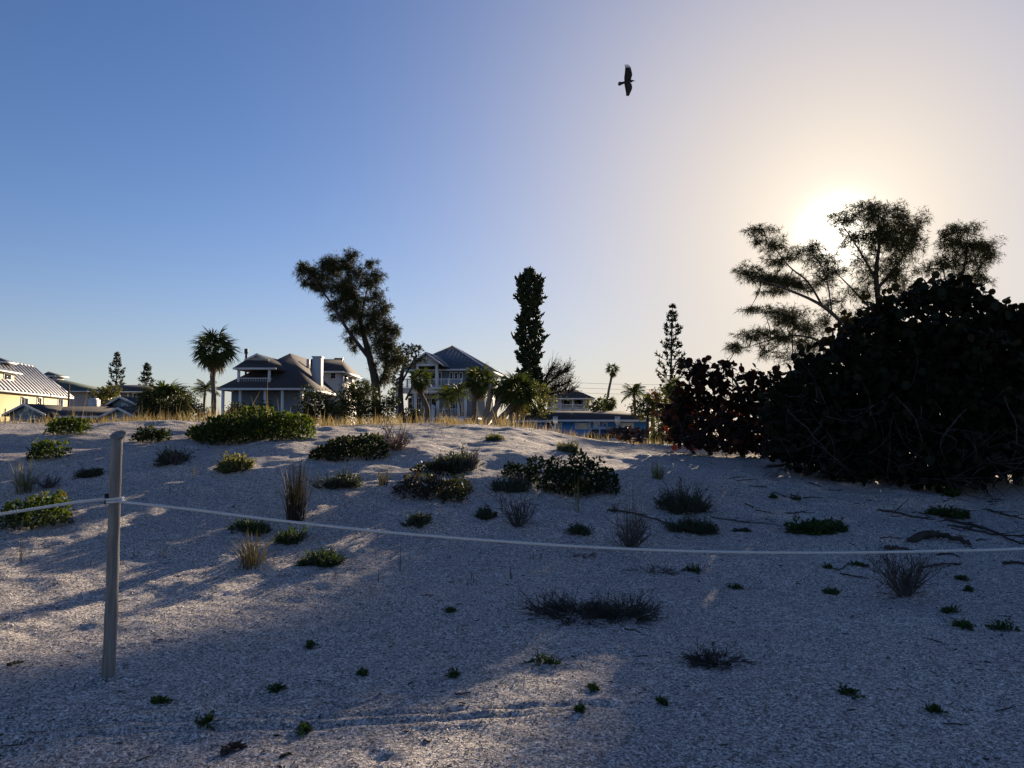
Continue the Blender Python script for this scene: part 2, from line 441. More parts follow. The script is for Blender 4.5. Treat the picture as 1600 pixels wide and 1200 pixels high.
# ------------------------------------------------------------------ houses
class House:
    """a house with a local frame: x along the front, y into the house; front faces -y"""
    def __init__(self, name, label, px, py_unused, Y, rot=0.0, z0=-.25):
        p = at(px, 650, Y)
        self.o = np.array([p[0], p[1], z0]); self.rot = rot
        self.root = thing(name, label, 'house', self.o, rot)
        c, s = math.cos(rot), math.sin(rot)
        self.ux, self.uy = np.array([c, s, 0]), np.array([-s, c, 0])
    def P(self, px, py, yl=0.0):
        """where the pixel's ray meets the plane y = yl: local x, z"""
        d = ray(px, py)
        t = (yl - (CAM - self.o) @ self.uy) / (d @ self.uy)
        q = CAM + d * t - self.o
        return q @ self.ux, q[2]
    def S(self, px, py, xl):
        """the same on a side plane x = xl: local y, z"""
        d = ray(px, py)
        t = (xl - (CAM - self.o) @ self.ux) / (d @ self.ux)
        q = CAM + d * t - self.o
        return q @ self.uy, q[2]
    def x(self, px, yl=0.0): return self.P(px, 640, yl)[0]
    def z(self, py, yl=0.0, px=None): return self.P(px if px is not None else 800 + 1200 * self.o[0] / self.o[1], py, yl)[1]
    def part(self, mb, name, mat_, parent=None): return mb.build(name, mat_, parent or self.root, local=True)
    def box(self, name, mat_, x0, x1, y0, y1, z0, z1, parent=None):
        return self.part(MB().box(min(x0, x1), max(x0, x1), y0, y1, min(z0, z1), max(z0, z1)), name, mat_, parent)
    def window(self, x0, x1, z0, z1, y, fw=.09, pane='glass', muntin=(1, 1), side=None, name='window', frame='white_trim', parent=None):
        """a frame standing proud of the wall at y (or, with side, on the plane x = side) with panes set back in it"""
        fr, pn = MB(), MB()
        def bx(mb, a0, a1, b0, b1, d0, d1):
            if side is None: mb.box(a0, a1, y - d1, y - d0, b0, b1)
            else: mb.box(side + d0, side + d1, a0, a1, b0, b1)
        bx(fr, x0, x1, z1 - fw, z1, -.02, .07); bx(fr, x0 - .03, x1 + .03, z0, z0 + fw, -.02, .10)
        bx(fr, x0, x0 + fw, z0 + fw, z1 - fw, -.02, .07); bx(fr, x1 - fw, x1, z0 + fw, z1 - fw, -.02, .07)
        for i in range(1, muntin[0]):
            c = x0 + (x1 - x0) * i / muntin[0]; bx(fr, c - .025, c + .025, z0 + fw, z1 - fw, -.01, .05)
        for i in range(1, muntin[1]):
            c = z0 + (z1 - z0) * i / muntin[1]; bx(fr, x0 + fw, x1 - fw, c - .025, c + .025, -.012, .048)
        f = self.part(fr, name, frame, parent)
        bx(pn, x0 + fw, x1 - fw, z0 + fw, z1 - fw, -.018, .012)
        self.part(pn, 'pane', pane, f)
        return f
    def hip(self, name, mat_, x0, x1, y0, y1, ze, ra, rb, th=.16, fascia='white_trim'):
        """hipped roof over the eave rectangle, ridge from ra to rb (local points); along x or y"""
        e = [(x0, y0, ze), (x1, y0, ze), (x1, y1, ze), (x0, y1, ze)]
        V = np.array(e + [ra, rb] + [(a, b, c - th) for a, b, c in e], float)
        mb = MB()
        if abs(ra[0] - rb[0]) > abs(ra[1] - rb[1]):
            F4 = [[0, 1, 5, 4], [2, 3, 4, 5]]; F3 = [[1, 2, 5], [3, 0, 4]]
        else:
            F4 = [[1, 2, 5, 4], [3, 0, 4, 5]]; F3 = [[0, 1, 4], [2, 3, 5]]
        mb.add(V, [np.array(F4 + [[0, 6, 7, 1], [1, 7, 8, 2], [2, 8, 9, 3], [3, 9, 6, 0], [9, 8, 7, 6]]), np.array(F3)])
        r = self.part(mb, name, mat_)
        if fascia:
            fb = MB(); g = .025
            fb.box(x0 - g, x1 + g, y0 - g, y0 + .02, ze - th - .03, ze - .01); fb.box(x0 - g, x1 + g, y1 - .02, y1 + g, ze - th - .03, ze - .01)
            fb.box(x0 - g, x0 + .02, y0 + .02, y1 - .02, ze - th - .03, ze - .01); fb.box(x1 - .02, x1 + g, y0 + .02, y1 - .02, ze - th - .03, ze - .01)
            self.part(fb, 'fascia', fascia, r)
        return r
    def gable(self, x0, x1, y0, y1, ze, zp, wall, roof, oh=.3, th=.14, xp=None, wall_name='gable_wall', rake=.14):
        """gabled roof, ridge into the house; the gable wall at y0"""
        xp = (x0 + x1) / 2 if xp is None else xp
        self.part(MB().prism([(x0, y0, ze), (x1, y0, ze), (xp, y0, zp)], (0, .12, 0)), wall_name, wall)
        r = None
        for xe in (x0, x1):
            sx = math.copysign(1, xe - xp); sl = (zp - ze) / abs(xe - xp)
            a = np.array([xp, y0 - oh, zp + .02]); b = np.array([xe + sx * oh, y0 - oh, ze + .02 - sl * oh])
            nv = np.array([0, y1 - y0 + oh, 0]); up = np.array([0, 0, th])
            r = self.part(MB().prism([a, b, b + up, a + up], nv), 'roof', roof)
            rk = MB().prism([a - up * rake / th + up * .9, b - up * rake / th + up * .9, b + up * 1.15, a + up * 1.15], (0, -.05, 0))
            rk.v[-1][:, 1] -= .004
            self.part(rk, 'rake_board', 'white_trim', r)
    def railing(self, x0, x1, y, z0, h=.95, n=None, posts=(), along='x', c=0.0, bal=.03, name='railing'):
        n = n or int(abs(x1 - x0) / .14)
        mb = MB()
        def bx(a0, a1, d, b0, b1):
            if along == 'x': mb.box(a0, a1, y - d, y + d, b0, b1)
            else: mb.box(c - d, c + d, a0, a1, b0, b1)
        bx(x0, x1, .04, z0 + h - .08, z0 + h); bx(x0, x1, .035, z0 + .08, z0 + .15)
        for i in range(n):
            q = x0 + (x1 - x0) * (i + .5) / n
            bx(q - bal / 2, q + bal / 2, .015, z0 + .15, z0 + h - .08)
        return self.part(mb, name, 'white_trim')

def grey_balcony_house():
    h = House('beach_house', 'grey shingle-roofed house with white balcony and tall square chimney behind the dune', 473, 0, 64)
    X = lambda px, y=0.: h.x(px, y)
    Z = lambda px, py, y=0.: h.P(px, py, y)[1]
    xl, xr = X(338), X(473)
    ze = Z(440, 606)
    yb = 11.0
    xm = X(452, 8.6); zr = Z(453, 552, 8.6)
    h.hip('roof', 'shingle', xl, xr + .1, 0, yb + 3, ze, (xm, 8.6, zr), (xm, yb + 5 - 1.0, zr))
    # ground floor: walls set back under a porch, posts along the front
    wl, wr = X(361, 2.2), xr - .6
    h.box('wall', 'pale_blue_siding', wl, wr, 2.2, yb, 0, ze - .2)
    for px in (348, 375, 414, 441, 471):
        x = X(px, .35); h.box('porch_post', 'white_trim', x - .1, x + .1, .25, .45, 0, ze - .17)
    h.box('porch_deck', 'grey_siding', xl + .2, wr, .1, 2.2, .55, .75)
    h.railing(xl + .3, X(361, .35), .35, .75)
    for a, b in ((382, 392), (398, 410)):
        h.window(X(a, 2.2), X(b, 2.2), 1.9, 3.6, 2.2)
    # balcony room under a gablet roof
    y0 = 1.4
    bl, br = X(371, y0), X(420, y0)
    zf, zb = Z(395, 603, y0), Z(395, 575, y0)
    h.box('balcony_floor', 'white_trim', bl - .05, br + .05, y0 - .1, y0 + 4, zf - .12, zf)
    for px in (372, 420):
        x = X(px, y0); h.box('balcony_post', 'white_trim', x - .1, x + .1, y0 - .1, y0 + .1, zf - .25, zb)
    h.railing(bl + .1, br - .1, y0, zf - .02, Z(395, 590, y0) - zf)
    h.railing(y0 + .1, y0 + 2.4, 0, zf - .02, Z(395, 590, y0) - zf, along='y', c=br)
    h.box('balcony_room', 'bluegrey_siding', bl + .5, br, y0 + 2.6, y0 + 5.5, zf - .3, zb)
    f = h.window(bl + 1.2, bl + 2.3, zf + .02, zb - .15, y0 + 2.6, name='balcony_door')
    zg = Z(402, 553, y0 + .9); zsk = Z(402, 563, y0 + .7)
    ol, orr = X(363, y0 - .3), X(430, y0 - .3)
    xc = X(402, y0 + .9)
    sk = MB()      # the skirt and the two slopes behind it
    wl2, wr2 = X(381, y0 + .7), X(420, y0 + .7)
    sk.add([(ol, y0 - .3, zb), (orr, y0 - .3, zb), (wr2, y0 + .7, zsk), (wl2, y0 + .7, zsk), (ol, y0 - .3, zb - .14), (orr, y0 - .3, zb - .14),
            (orr, y0 + 6, zb - .14), (ol, y0 + 6, zb - .14), (orr, y0 + 6, zb), (ol, y0 + 6, zb), (xc, y0 + .55, zg), (xc, y0 + 7.5, zg), (wr2, y0 + 7, zsk), (wl2, y0 + 7, zsk)],
           [np.array([[0, 1, 2, 3], [4, 5, 1, 0], [7, 6, 5, 4], [5, 6, 8, 1], [4, 0, 9, 7], [1, 8, 12, 2], [0, 3, 13, 9], [2, 12, 11, 10], [3, 10, 11, 13]])])
    r = h.part(sk, 'balcony_roof', 'shingle')
    h.part(MB().box(ol - .03, orr + .03, y0 - .34, y0 - .30, zb - .16, zb + .01), 'fascia', 'white_trim', r)
    h.part(MB().prism([(wl2 + .1, y0 + .75, zsk), (wr2 - .1, y0 + .75, zsk), (xc, y0 + .75, zg - .08)], (0, .1, 0)), 'gable_wall', 'grey_siding', r)
    for xe in (wl2, wr2):
        h.part(MB().prism([(xc, y0 + .5, zg - .16), (xe, y0 + .5, zsk - .1), (xe, y0 + .5, zsk + .06), (xc, y0 + .5, zg + .03)], (0, .06, 0)), 'rake_board', 'white_trim', r)
    # the wing at the back right
    yw = 12.0
    a, b = X(498, yw), X(530, yw)
    zwe = Z(515, 580, yw)
    yend = h.S(557, 585, b)[0]
    h.box('wing_wall', 'white_siding', a - 2.5, b, yw, yend, 0, zwe - .1)
    zwr = Z(520, 561, (yw + yend) / 2); ym = (yw + yend) / 2
    h.hip('wing_roof', 'shingle', a - 2.8, b + .45, yw - .45, yend + .45, zwe, (a - 2.8, ym, zwr), (b - .75, ym, zwr))
    h.part(MB().prism([(b - .6, ym - 1.0, zwr - .75), (b - .6, ym + 1.0, zwr - .75), (b - .6, ym, zwr + .12)], (-.9, 0, 0)), 'gablet', 'shingle')
    for s in (-1, 1):
        h.part(MB().prism([(b - .58, ym, zwr + .2), (b - .58, ym + s * 1.15, zwr - .78), (b - .58, ym + s * 1.15, zwr - .92), (b - .58, ym, zwr + .02)], (.05, 0, 0)), 'rake_board', 'white_trim')
    h.window(X(515, yw), X(525, yw), Z(520, 593, yw), Z(520, 581.5, yw), yw)
    yy0, yy1 = h.S(536, 590, b)[0], h.S(550, 590, b)[0]
    h.window(yy0, yy1, Z(520, 596, yw), Z(520, 582, yw), 0, side=b, muntin=(2, 1))
    # chimney stack, vent pipe
    yc = 7.4
    cx0, cx1 = X(487, yc), X(499, yc)
    ztop = Z(493, 558, yc)
    ch = h.box('chimney', 'white_siding', cx0, cx1, yc, h.S(505, 575, cx1)[0], 4.2, ztop)
    h.part(MB().box(cx0 - .06, cx1 + .06, yc - .06, h.S(505, 575, cx1)[0] + .06, ztop, ztop + .1), 'chimney_cap', 'white_trim', ch)
    xp = X(383, 7); h.part(MB().tubes([(xp, 7, 5.2), (xp, 7, Z(383, 553, 7)), (xp, 7, Z(383, 552.5, 7)), (xp, 7, Z(383, 545, 7))], [[.1, .1, .17, .17]], 10), 'stove_pipe', 'dark_metal')
    xv = X(480, 10); h.part(MB().box(xv - .14, xv + .14, 10, 10.3, zr - 1.3, zr - .42), 'roof_vent', 'white_trim')
grey_balcony_house()

def white_porch_house():
    rot = -math.radians(9)
    h = House('porch_house', 'pale blue two-storey house with white porches and grey metal hip roof', 619, 0, 76, rot)
    X = lambda px, y=0.: h.x(px, y)
    Z = lambda px, py, y=0.: h.P(px, py, y)[1]
    xl, xr, xw = X(619), X(727), X(742)
    zp, zd = Z(670, 653), Z(670, 606)           # porch floor, upper deck
    zeave, yf, yb = Z(700, 578, 2.6), 2.6, 13.0
    h.box('foundation', 'dark_wall', xl + .3, xw + .1, .4, yb - .1, 0, zp - .14)
    h.box('porch_floor', 'white_trim', xl - .05, xw + .15, 0, yf, zp - .14, zp)
    h.box('wall', 'pale_blue_siding', xl + .7, xw, yf, yb, zp - .16, zeave)
    h.box('upper_deck', 'white_trim', xl - .25, xr + .6, -.25, yf, zd - .12, zd + .06)
    h.box('deck_beam', 'white_trim', xl, xr + .3, 0, .22, zd - .55, zd - .12)
    for px in (621, 649, 684, 717, 727):
        x = X(px, .15); h.box('porch_post', 'white_trim', x - .13, x + .13, .02, .28, zp, zd - .55)
    zr = Z(650, 592)
    h.railing(xl, X(722), .05, zd + .06, zr - zd - .06, bal=.035)
    for px in (620, 636, 651, 683, 701, 721):
        x = X(px, .05); h.box('deck_post', 'white_trim', x - .08, x + .08, -.03, .13, zd + .06, zr + .06)
    h.railing(xl + .1, X(659), .1, zp, .9); h.railing(X(684), X(717), .1, zp, .9)
    for px in (665.5, 676.5):
        x = X(px, -.6)
        nw = h.box('newel_post', 'white_trim', x - .16, x + .16, -.75, -.45, 0, zp + 1.0)
        h.part(MB().box(x - .24, x + .24, -.83, -.37, zp + 1.0, zp + 1.1).add([(x - .2, -.8, zp + 1.1), (x + .2, -.8, zp + 1.1), (x + .2, -.4, zp + 1.1), (x - .2, -.4, zp + 1.1), (x, -.6, zp + 1.35)],
               [np.array([[0, 1, 4], [1, 2, 4], [2, 3, 4], [3, 0, 4]])]), 'newel_cap', 'white_trim', nw)
    st = MB()
    for i in range(9): st.box(X(666, 0), X(676, 0), -.3 - .28 * (9 - i), -.02 - .28 * (8 - i), 0, zp * (i + 1) / 10)
    h.part(st, 'porch_stair', 'white_trim')
    # ground floor openings
    def win(a, b, c, d, y=yf, **k): return h.window(X(a, y), X(b, y), Z(670, d, y), Z(670, c, y), y, **k)
    win(637.5, 645, 621, 640, muntin=(1, 2)); win(650, 659, 621, 640, muntin=(2, 2))
    win(636, 646, 613, 620); win(666, 672, 613, 620); win(674, 682, 613, 620)
    win(666, 671.5, 622, 652, name='sidelight'); win(673.5, 682.5, 622, 652, name='front_door')
    win(687, 692, 613, 620); win(703, 712, 622, 640, muntin=(2, 2)); win(718, 723, 622, 644)
    # upper openings
    for a, b in ((702, 708), (709.5, 715.5), (717, 723)): win(a, b, 582, 594)
    win(672, 681, 582, 604, name='balcony_door'); win(684.5, 690, 582, 604, name='balcony_door')
    win(672, 681, 574.5, 580.5); win(684.5, 690, 574.5, 580.5)
    # side windows on the lit right wall
    for a, b in ((757, 762), (767, 770)):
        ya, yb_ = h.S(a, 630, xw)[0], h.S(b, 630, xw)[0]
        h.window(ya, yb_, Z(742, 640, yf), Z(742, 619, yf), 0, side=xw, muntin=(2, 1))
    # standing-seam hip roof and its seams
    e0, e1, f0, f1 = xl - .1, xw + .75, yf - .75, yb + .7
    xa = X(707, (f0 + f1) / 2); ya = (f0 + f1) / 2
    za = Z(707, 541, ya)
    h.hip('roof', 'slate_metal', e0, e1, f0, f1, zeave + .05, (xa, ya - .3, za), (xa, ya + .3, za))
    roof = h.root.children[-1] if False else [c for c in h.root.children if c.name.startswith('roof')][-1]
    A = np.array([xa, ya - .3, za])
    for i in range(1, 20):
        x = e0 + (e1 - e0) * i / 20
        f = (x - e0) / (xa - e0) if x < xa else (e1 - x) / (e1 - xa)
        p0 = np.array([x, f0, zeave + .05]); p1 = np.array([x, f0 + (A[1] - f0) * f, zeave + .05 + (za - zeave - .05) * f])
        h.part(MB().tubes([p0 + (0, 0, .02), p1 + (0, 0, .02)], .035, 4), 'roof_seam', 'slate_metal', roof)
    for i in range(1, 22):
        y = f0 + (f1 - f0) * i / 22
        f = min(1, (y - f0) / (A[1] - f0), (f1 - y) / (f1 - A[1] - .6))
        p0 = np.array([e1, y, zeave + .05]); p1 = np.array([e1 + (xa - e1) * f, y, zeave + .05 + (za - zeave - .05) * f])
        h.part(MB().tubes([p0 + (0, 0, .02), p1 + (0, 0, .02)], .035, 4), 'roof_seam', 'slate_metal', roof)
    for c in ((e0, f0), (e1, f0), (e1, f1)):
        h.part(MB().tubes([(c[0], c[1], zeave + .08), (xa, ya - (.3 if c[1] == f0 else -.3), za + .03)], .07, 5), 'hip_cap', 'metal_seam', roof)
    # gable over the balcony
    g0, g1 = X(650, .1), X(684, .1)
    zg, zt = Z(667, 572, .1), Z(667, 556, .1)
    for x in (g0 + .12, g1 - .12): h.box('balcony_post', 'white_trim', x - .12, x + .12, -.02, .22, zd + .06, zg)
    h.box('gable_beam', 'white_trim', g0, g1, -.05, .25, zg, zg + .22)
    h.gable(g0 - .25, g1 + .25, .05, 4.6, zg + .22, zt + .2, 'white_siding', 'slate_metal', oh=.45)
    xc = (g0 + g1) / 2
    h.box('king_post', 'white_trim', xc - .06, xc + .06, -.06, .04, zg + .22, zt)
white_porch_house()

def blue_bungalow():
    h = House('bungalow', 'bright blue single-storey bungalow with low dark hip roof', 793, 0, 64)
    X = lambda px, y=0.: h.x(px, y)
    Z = lambda py, y=0.: h.P(900, py, y)[1]
    ze = Z(655.5, 1.2)
    x0, x1 = X(852, 1.6), X(1012, 1.6)
    h.box('wall', 'bright_blue_wall', x0 - 1, x1, 1.6, 9, 0, ze - .1)
    zr = Z(642, 5.2)
    h.hip('roof', 'shingle', x0 - 1.5, x1 + .45, 1.1, 9.5, ze, (X(846, 5.2), 5.3, zr), (X(972, 5.2), 5.3, zr))
    g0, g1 = X(791), X(853)
    h.box('garage_wall', 'bright_blue_wall', g0, g1, .4, 6.5, 0, Z(656.5) - .1)
    xg = X(826, 3)
    h.hip('garage_roof', 'shingle', g0 - .35, g1 + .4, 0, 7, Z(656.5), (xg, 3.2, Z(645.5, 3.2)), (xg, 5.0, Z(645.5, 3.2)))
    def win(a, b, c, d, y=1.6, **k): return h.window(X(a, y), X(b, y), Z(d, y), Z(c, y), y, **k)
    h.window(X(801, .4), X(831, .4), .02, Z(661.5, .4), .4, pane='pale_door', name='garage_door', frame='bright_blue_wall', muntin=(1, 4))
    win(867, 878, 660.5, 672, muntin=(1, 3), pane='blind')
    win(898, 921, 661, 671, pane='blind', muntin=(2, 1)); win(927, 937.5, 659.5, 667.5, muntin=(2, 2), pane='blind', fw=.12)
    win(966, 990, 660.5, 669, pane='blind', muntin=(2, 1))
    win(941, 949, 660, 684, name='front_door', pane='bright_blue_wall')
    xd = X(922, 1.5); h.box('downpipe', 'white_trim', xd - .04, xd + .04, 1.48, 1.56, 0, ze - .17)
    xv = X(893, 3); h.box('roof_vent', 'white_trim', xv - .12, xv + .12, 3, 3.2, Z(646, 3), Z(644.6, 3))
blue_bungalow()

def far_white_house():
    h = House('two_storey_house', 'white two-storey house with recessed balcony rising behind the blue bungalow', 858, 0, 105)
    X = lambda px, y=0.: h.x(px, y)
    Z = lambda py, y=0.: h.P(890, py, y)[1]
    x0, x1, ze = X(859, 0), X(921, 0), Z(622)
    h.box('wall', 'white_siding', x0, X(878), 0, 7, 0, ze - .1)
    h.box('recessed_wall', 'white_siding', X(878), X(914), 1.6, 7, 0, ze - .1)
    h.box('corner_wall', 'white_siding', X(911.5), x1, 0, 1.6, 0, ze - .1)
    h.box('balcony_front', 'white_trim', X(878), X(911.5), 0, .12, Z(641), Z(638.5))
    h.railing(X(878), X(911.5), .06, Z(638.5), Z(631.5) - Z(638.5))
    x = X(895); h.box('balcony_post', 'white_trim', x - .09, x + .09, 0, .14, Z(641), ze - .1)
    h.box('lower_wall', 'white_siding', X(878), X(911.5), .15, 1.6, 0, Z(641))
    h.hip('roof', 'shingle', x0 - .5, x1 + .7, -.5, 7.6, ze, (X(896, 3.5), 3.3, Z(607.5, 3.5)), (X(897, 3.5), 3.9, Z(607.5, 3.5)))
    h.window(X(866.5), X(871.5), Z(632), Z(623.5), 0)
    h.window(X(880, 1.6), X(891, 1.6), Z(634, 1.6), Z(624, 1.6), 1.6, name='sliding_door'); h.window(X(897, 1.6), X(909, 1.6), Z(634, 1.6), Z(624, 1.6), 1.6, name='sliding_door')
far_white_house()

def yellow_house():
    rot = math.atan2(.975, -.22)
    h = House('yellow_house', 'yellow house with striped standing-seam metal roof and dormer', 0, 0, 80, rot)
    s1 = h.P(115, 622)[0]; ze = h.P(40, 613)[1]
    zr = ze + 3.75; w = 3.6
    h.box('wall', 'yellow_wall', -13, s1 - .45, .5, 7, 0, ze - .12)
    roof = h.hip('roof', 'navy_metal', -13.5, s1, 0, 7.4, ze, (-9.8, 3.7, zr), (s1 - 3.7, 3.7, zr))
    n = int((s1 + 13.5) / 1.1)
    for i in range(1, n):
        x = -13.5 + i * (s1 + 13.5) / n
        f = min(1, (x + 13.5) / 3.7, (s1 - x) / 3.7)
        h.part(MB().prism([(x - .24, -.04, ze - .02), (x + .24, -.04, ze - .02), (x + .17, -.04, ze + .14), (x - .17, -.04, ze + .14)], (0, 3.7 * f + .04, 3.75 * f + .03)), 'roof_seam', 'metal_seam', roof)
    h.part(MB().tubes([(-9.8, 3.7, zr + .04), (s1 - 3.7, 3.7, zr + .04)], .08, 5), 'ridge_cap', 'metal_seam', roof)
    h.part(MB().tubes([(s1, 0, ze + .04), (s1 - 3.7, 3.7, zr + .04)], .08, 5), 'hip_cap', 'metal_seam', roof)
    for a, b, t in ((32, 43.5, 620), (57, 64.5, 620), (90, 98, 622)):
        x0, x1 = h.P(a, 630, .5)[0], h.P(b, 630, .5)[0]
        zt = h.P((a + b) / 2, t, .5)[1]
        h.window(x0, x1, zt - 1.9, zt, .5, muntin=(2, 1), fw=.16)
    x0 = h.P(103, 630, .5)[0]; h.box('corner_board', 'white_trim', s1 - .65, s1 - .4, .44, .5, 0, ze - .2)
    # dormer
    d0, d1 = -6.0, h.P(22, 590, 1.2)[0]
    zb, zt = h.P(12, 597, 1.2)[1], h.P(12, 582, 1.2)[1]
    h.box('dormer_wall', 'yellow_wall', d0, d1, 1.2, 3.6, zb - .4, zt)
    h.part(MB().prism([(d0, .7, zt - .05), (d0, .7, zt + .1), (d0, 3.7, zt + 1.0), (d0, 3.7, zt + .8)], (d1 - d0 + .9, 0, 0)), 'dormer_roof', 'slate_metal')
    h.part(MB().box(d0, d1 + .93, .66, .7, zt - .06, zt + .06), 'dormer_fascia', 'white_trim')
    h.window(h.P(5, 590, 1.2)[0], h.P(17, 590, 1.2)[0], h.P(12, 595, 1.2)[1], h.P(12, 583, 1.2)[1], 1.2, fw=.14)
    c1 = h.P(5, 570, 3.7)[0]
    h.box('cupola', 'yellow_wall', c1 - 2, c1, 3.0, 4.4, zr - .3, h.P(2, 566, 3.7)[1])
    zc = h.P(2, 566, 3.7)[1]; h.hip('cupola_roof', 'slate_metal', c1 - 2.5, c1 + .6, 2.5, 4.9, zc, (c1 - 1.2, 3.7, zc + .5), (c1 - .8, 3.7, zc + .5))
yellow_house()

def green_roof_house():
    h = House('green_roofed_house', 'beige house with green roof and small roof tower behind the yellow house', 60, 0, 118)
    X = lambda px, y=0.: h.x(px, y)
    Z = lambda py, y=0.: h.P(100, py, y)[1]
    ze = Z(611)
    h.box('wall', 'beige_wall', X(40), X(133), 0, 10, 0, ze - .1)
    h.hip('roof', 'green_shingle', X(36), X(141), -.8, 10.8, ze, (X(60, 5), 5, Z(590, 5)), (X(84, 5), 5, Z(590, 5)))
    zt = Z(587, 3)
    h.box('tower', 'white_siding', X(70, 3), X(84, 3), 3, 5.5, ze, zt)
    h.hip('tower_roof', 'green_shingle', X(65, 3), X(88.5, 3), 2.4, 6.1, zt, (X(72, 4), 4.2, Z(580.5, 4)), (X(74, 4), 4.2, Z(580.5, 4)))
    h.window(X(75, 3), X(82, 3), Z(593, 3), Z(588, 3), 3)
green_roof_house()

def brown_roof_house():
    h = House('brown_roofed_house', 'dark-walled house with brown hip roof half hidden behind round palm thicket', 186, 0, 112)
    X = lambda px, y=0.: h.x(px, y)
    Z = lambda py, y=0.: h.P(205, py, y)[1]
    ze = Z(611.5)
    h.box('wall', 'dark_wall', X(188), X(240), 0, 9, 0, ze - .1)
    h.hip('roof', 'shingle', X(150), X(246), -.8, 9.8, ze, (X(183, 4.5), 4.5, Z(601.5, 4.5)), (X(222, 4.5), 4.5, Z(601.5, 4.5)))
    x = X(200); h.box('corner_post', 'white_trim', x - .12, x + .12, -.1, 0, 0, ze - .17)
    h.window(X(207), X(213), Z(622), Z(614), 0)
brown_roof_house()

def cottage():
    h = House('cottage', 'low blue-grey gabled cottage with white chimney in front of the yellow house', 15, 0, 56)
    X = lambda px, y=0.: h.x(px, y)
    Z = lambda py, y=0.: h.P(110, py, y)[1]
    ze = Z(650, .8); zr = Z(635, 4.2)
    xa, xb = X(14), X(212)
    h.box('wall', 'bluegrey_siding', xa, X(170, 1.2), 1.2, 8, 0, ze - .05)
    h.part(MB().prism([(xa + 1.0, .8, ze), (xa + 1.0, 4.3, zr), (xa + 1.0, 4.3, zr - .15), (xa + 1.0, .8, ze - .15)], (X(185, 2) - xa - 1.0, 0, 0)), 'roof', 'shingle')
    h.part(MB().prism([(xa + 1.0, 4.31, zr), (xa + 1.0, 8.4, ze), (xa + 1.0, 8.4, ze - .15), (xa + 1.0, 4.31, zr - .15)], (X(185, 2) - xa - 1.0, 0, 0)), 'roof', 'shingle')
    h.part(MB().box(X(70, .8), X(168, .8), .74, .8, ze - .17, ze + .01), 'fascia', 'white_trim')
    # gable wing towards the viewer
    h.box('gable_base', 'bluegrey_siding', X(16), X(68), 0, 4, 0, Z(648))
    h.gable(X(14), X(69), 0, 4.2, Z(648), Z(634), 'bluegrey_siding', 'shingle', xp=X(41))
    h.window(X(38), X(46), Z(642.5), Z(636.5), 0, pane='blind', name='gable_vent')
    h.window(X(46), X(58), Z(664), Z(654), 0)
    # wing at the other end, lower gable and the upper gable behind
    h.box('wing_base', 'bluegrey_siding', X(167), X(206), 0, 5, 0, Z(650.5))
    h.gable(X(166), X(208), 0, 5, Z(650.5), Z(640), 'bluegrey_siding', 'shingle', xp=X(187))
    h.window(X(180), X(191), Z(668), Z(654.5), 0, name='patio_door', muntin=(2, 1))
    h.box('upper_wall', 'bluegrey_siding', X(176, 5), X(211, 5), 5, 10, 0, Z(632, 5))
    h.gable(X(173, 5), X(211, 5), 5, 10.5, Z(632, 5), Z(622.5, 5), 'bluegrey_siding', 'shingle', xp=X(189, 5))
    h.window(X(190, 5), X(200.5, 5), Z(640, 5), Z(630.5, 5), 5, muntin=(2, 1), fw=.12)
    h.part(MB().prism([(X(158, 5.5), 5.2, Z(634, 5)), (X(158, 5.5), 8, Z(624, 5)), (X(158, 5.5), 8, Z(624, 5) - .12), (X(158, 5.5), 5.2, Z(634, 5) - .12)], (X(174, 5) - X(158, 5.5), 0, 0)), 'side_roof', 'shingle')
    h.box('side_wall', 'bluegrey_siding', X(160, 5.5), X(174, 5.5), 5.5, 8, 0, Z(635.5, 5))
    c0, c1 = X(136.5, 4.4), X(148, 4.4)
    c = h.box('chimney', 'white_siding', c0, c1, 4.4, 5.2, zr - .5, Z(624, 4.4))
    h.part(MB().box(c0 + .1, c1 - .1, 4.5, 5.1, Z(624, 4.4), Z(622, 4.4)), 'chimney_cap', 'white_trim', c)
cottage()

# ------------------------------------------------------------------ trees
def sphere_pts(r, n):
    return unit(r.normal(size=(n, 3)))
def curve(pts, n=8):
    """smooth polyline through the given points"""
    P = np.asarray(pts, float)
    s = np.linspace(0, len(P) - 1, n)
    i = np.clip(np.floor(s).astype(int), 0, len(P) - 2); f = (s - i)[:, None]
    g = lambda k: P[np.clip(k, 0, len(P) - 1)]
    p0, p1, p2, p3 = g(i - 1), g(i), g(i + 1), g(i + 2)
    return .5 * (2 * p1 + (p2 - p0) * f + (2 * p0 - 5 * p1 + 4 * p2 - p3) * f ** 2 + (3 * p1 - p0 - 3 * p2 + p3) * f ** 3)
def limbs_mb(mb, limbs, Y, sides=7, seed=0):
    """limbs: lists of (px, py, dy, radius)"""
    out = []
    for L in limbs:
        P = np.array([at(a, b, Y + c) for a, b, c, _ in L]); R = np.array([q[3] for q in L])
        n = max(6, len(L) * 4)
        C = curve(P, n); rr = np.interp(np.linspace(0, 1, n), np.linspace(0, 1, len(R)), R)
        mb.tubes(C, rr[None], sides); out.append(C)
    return np.concatenate(out)

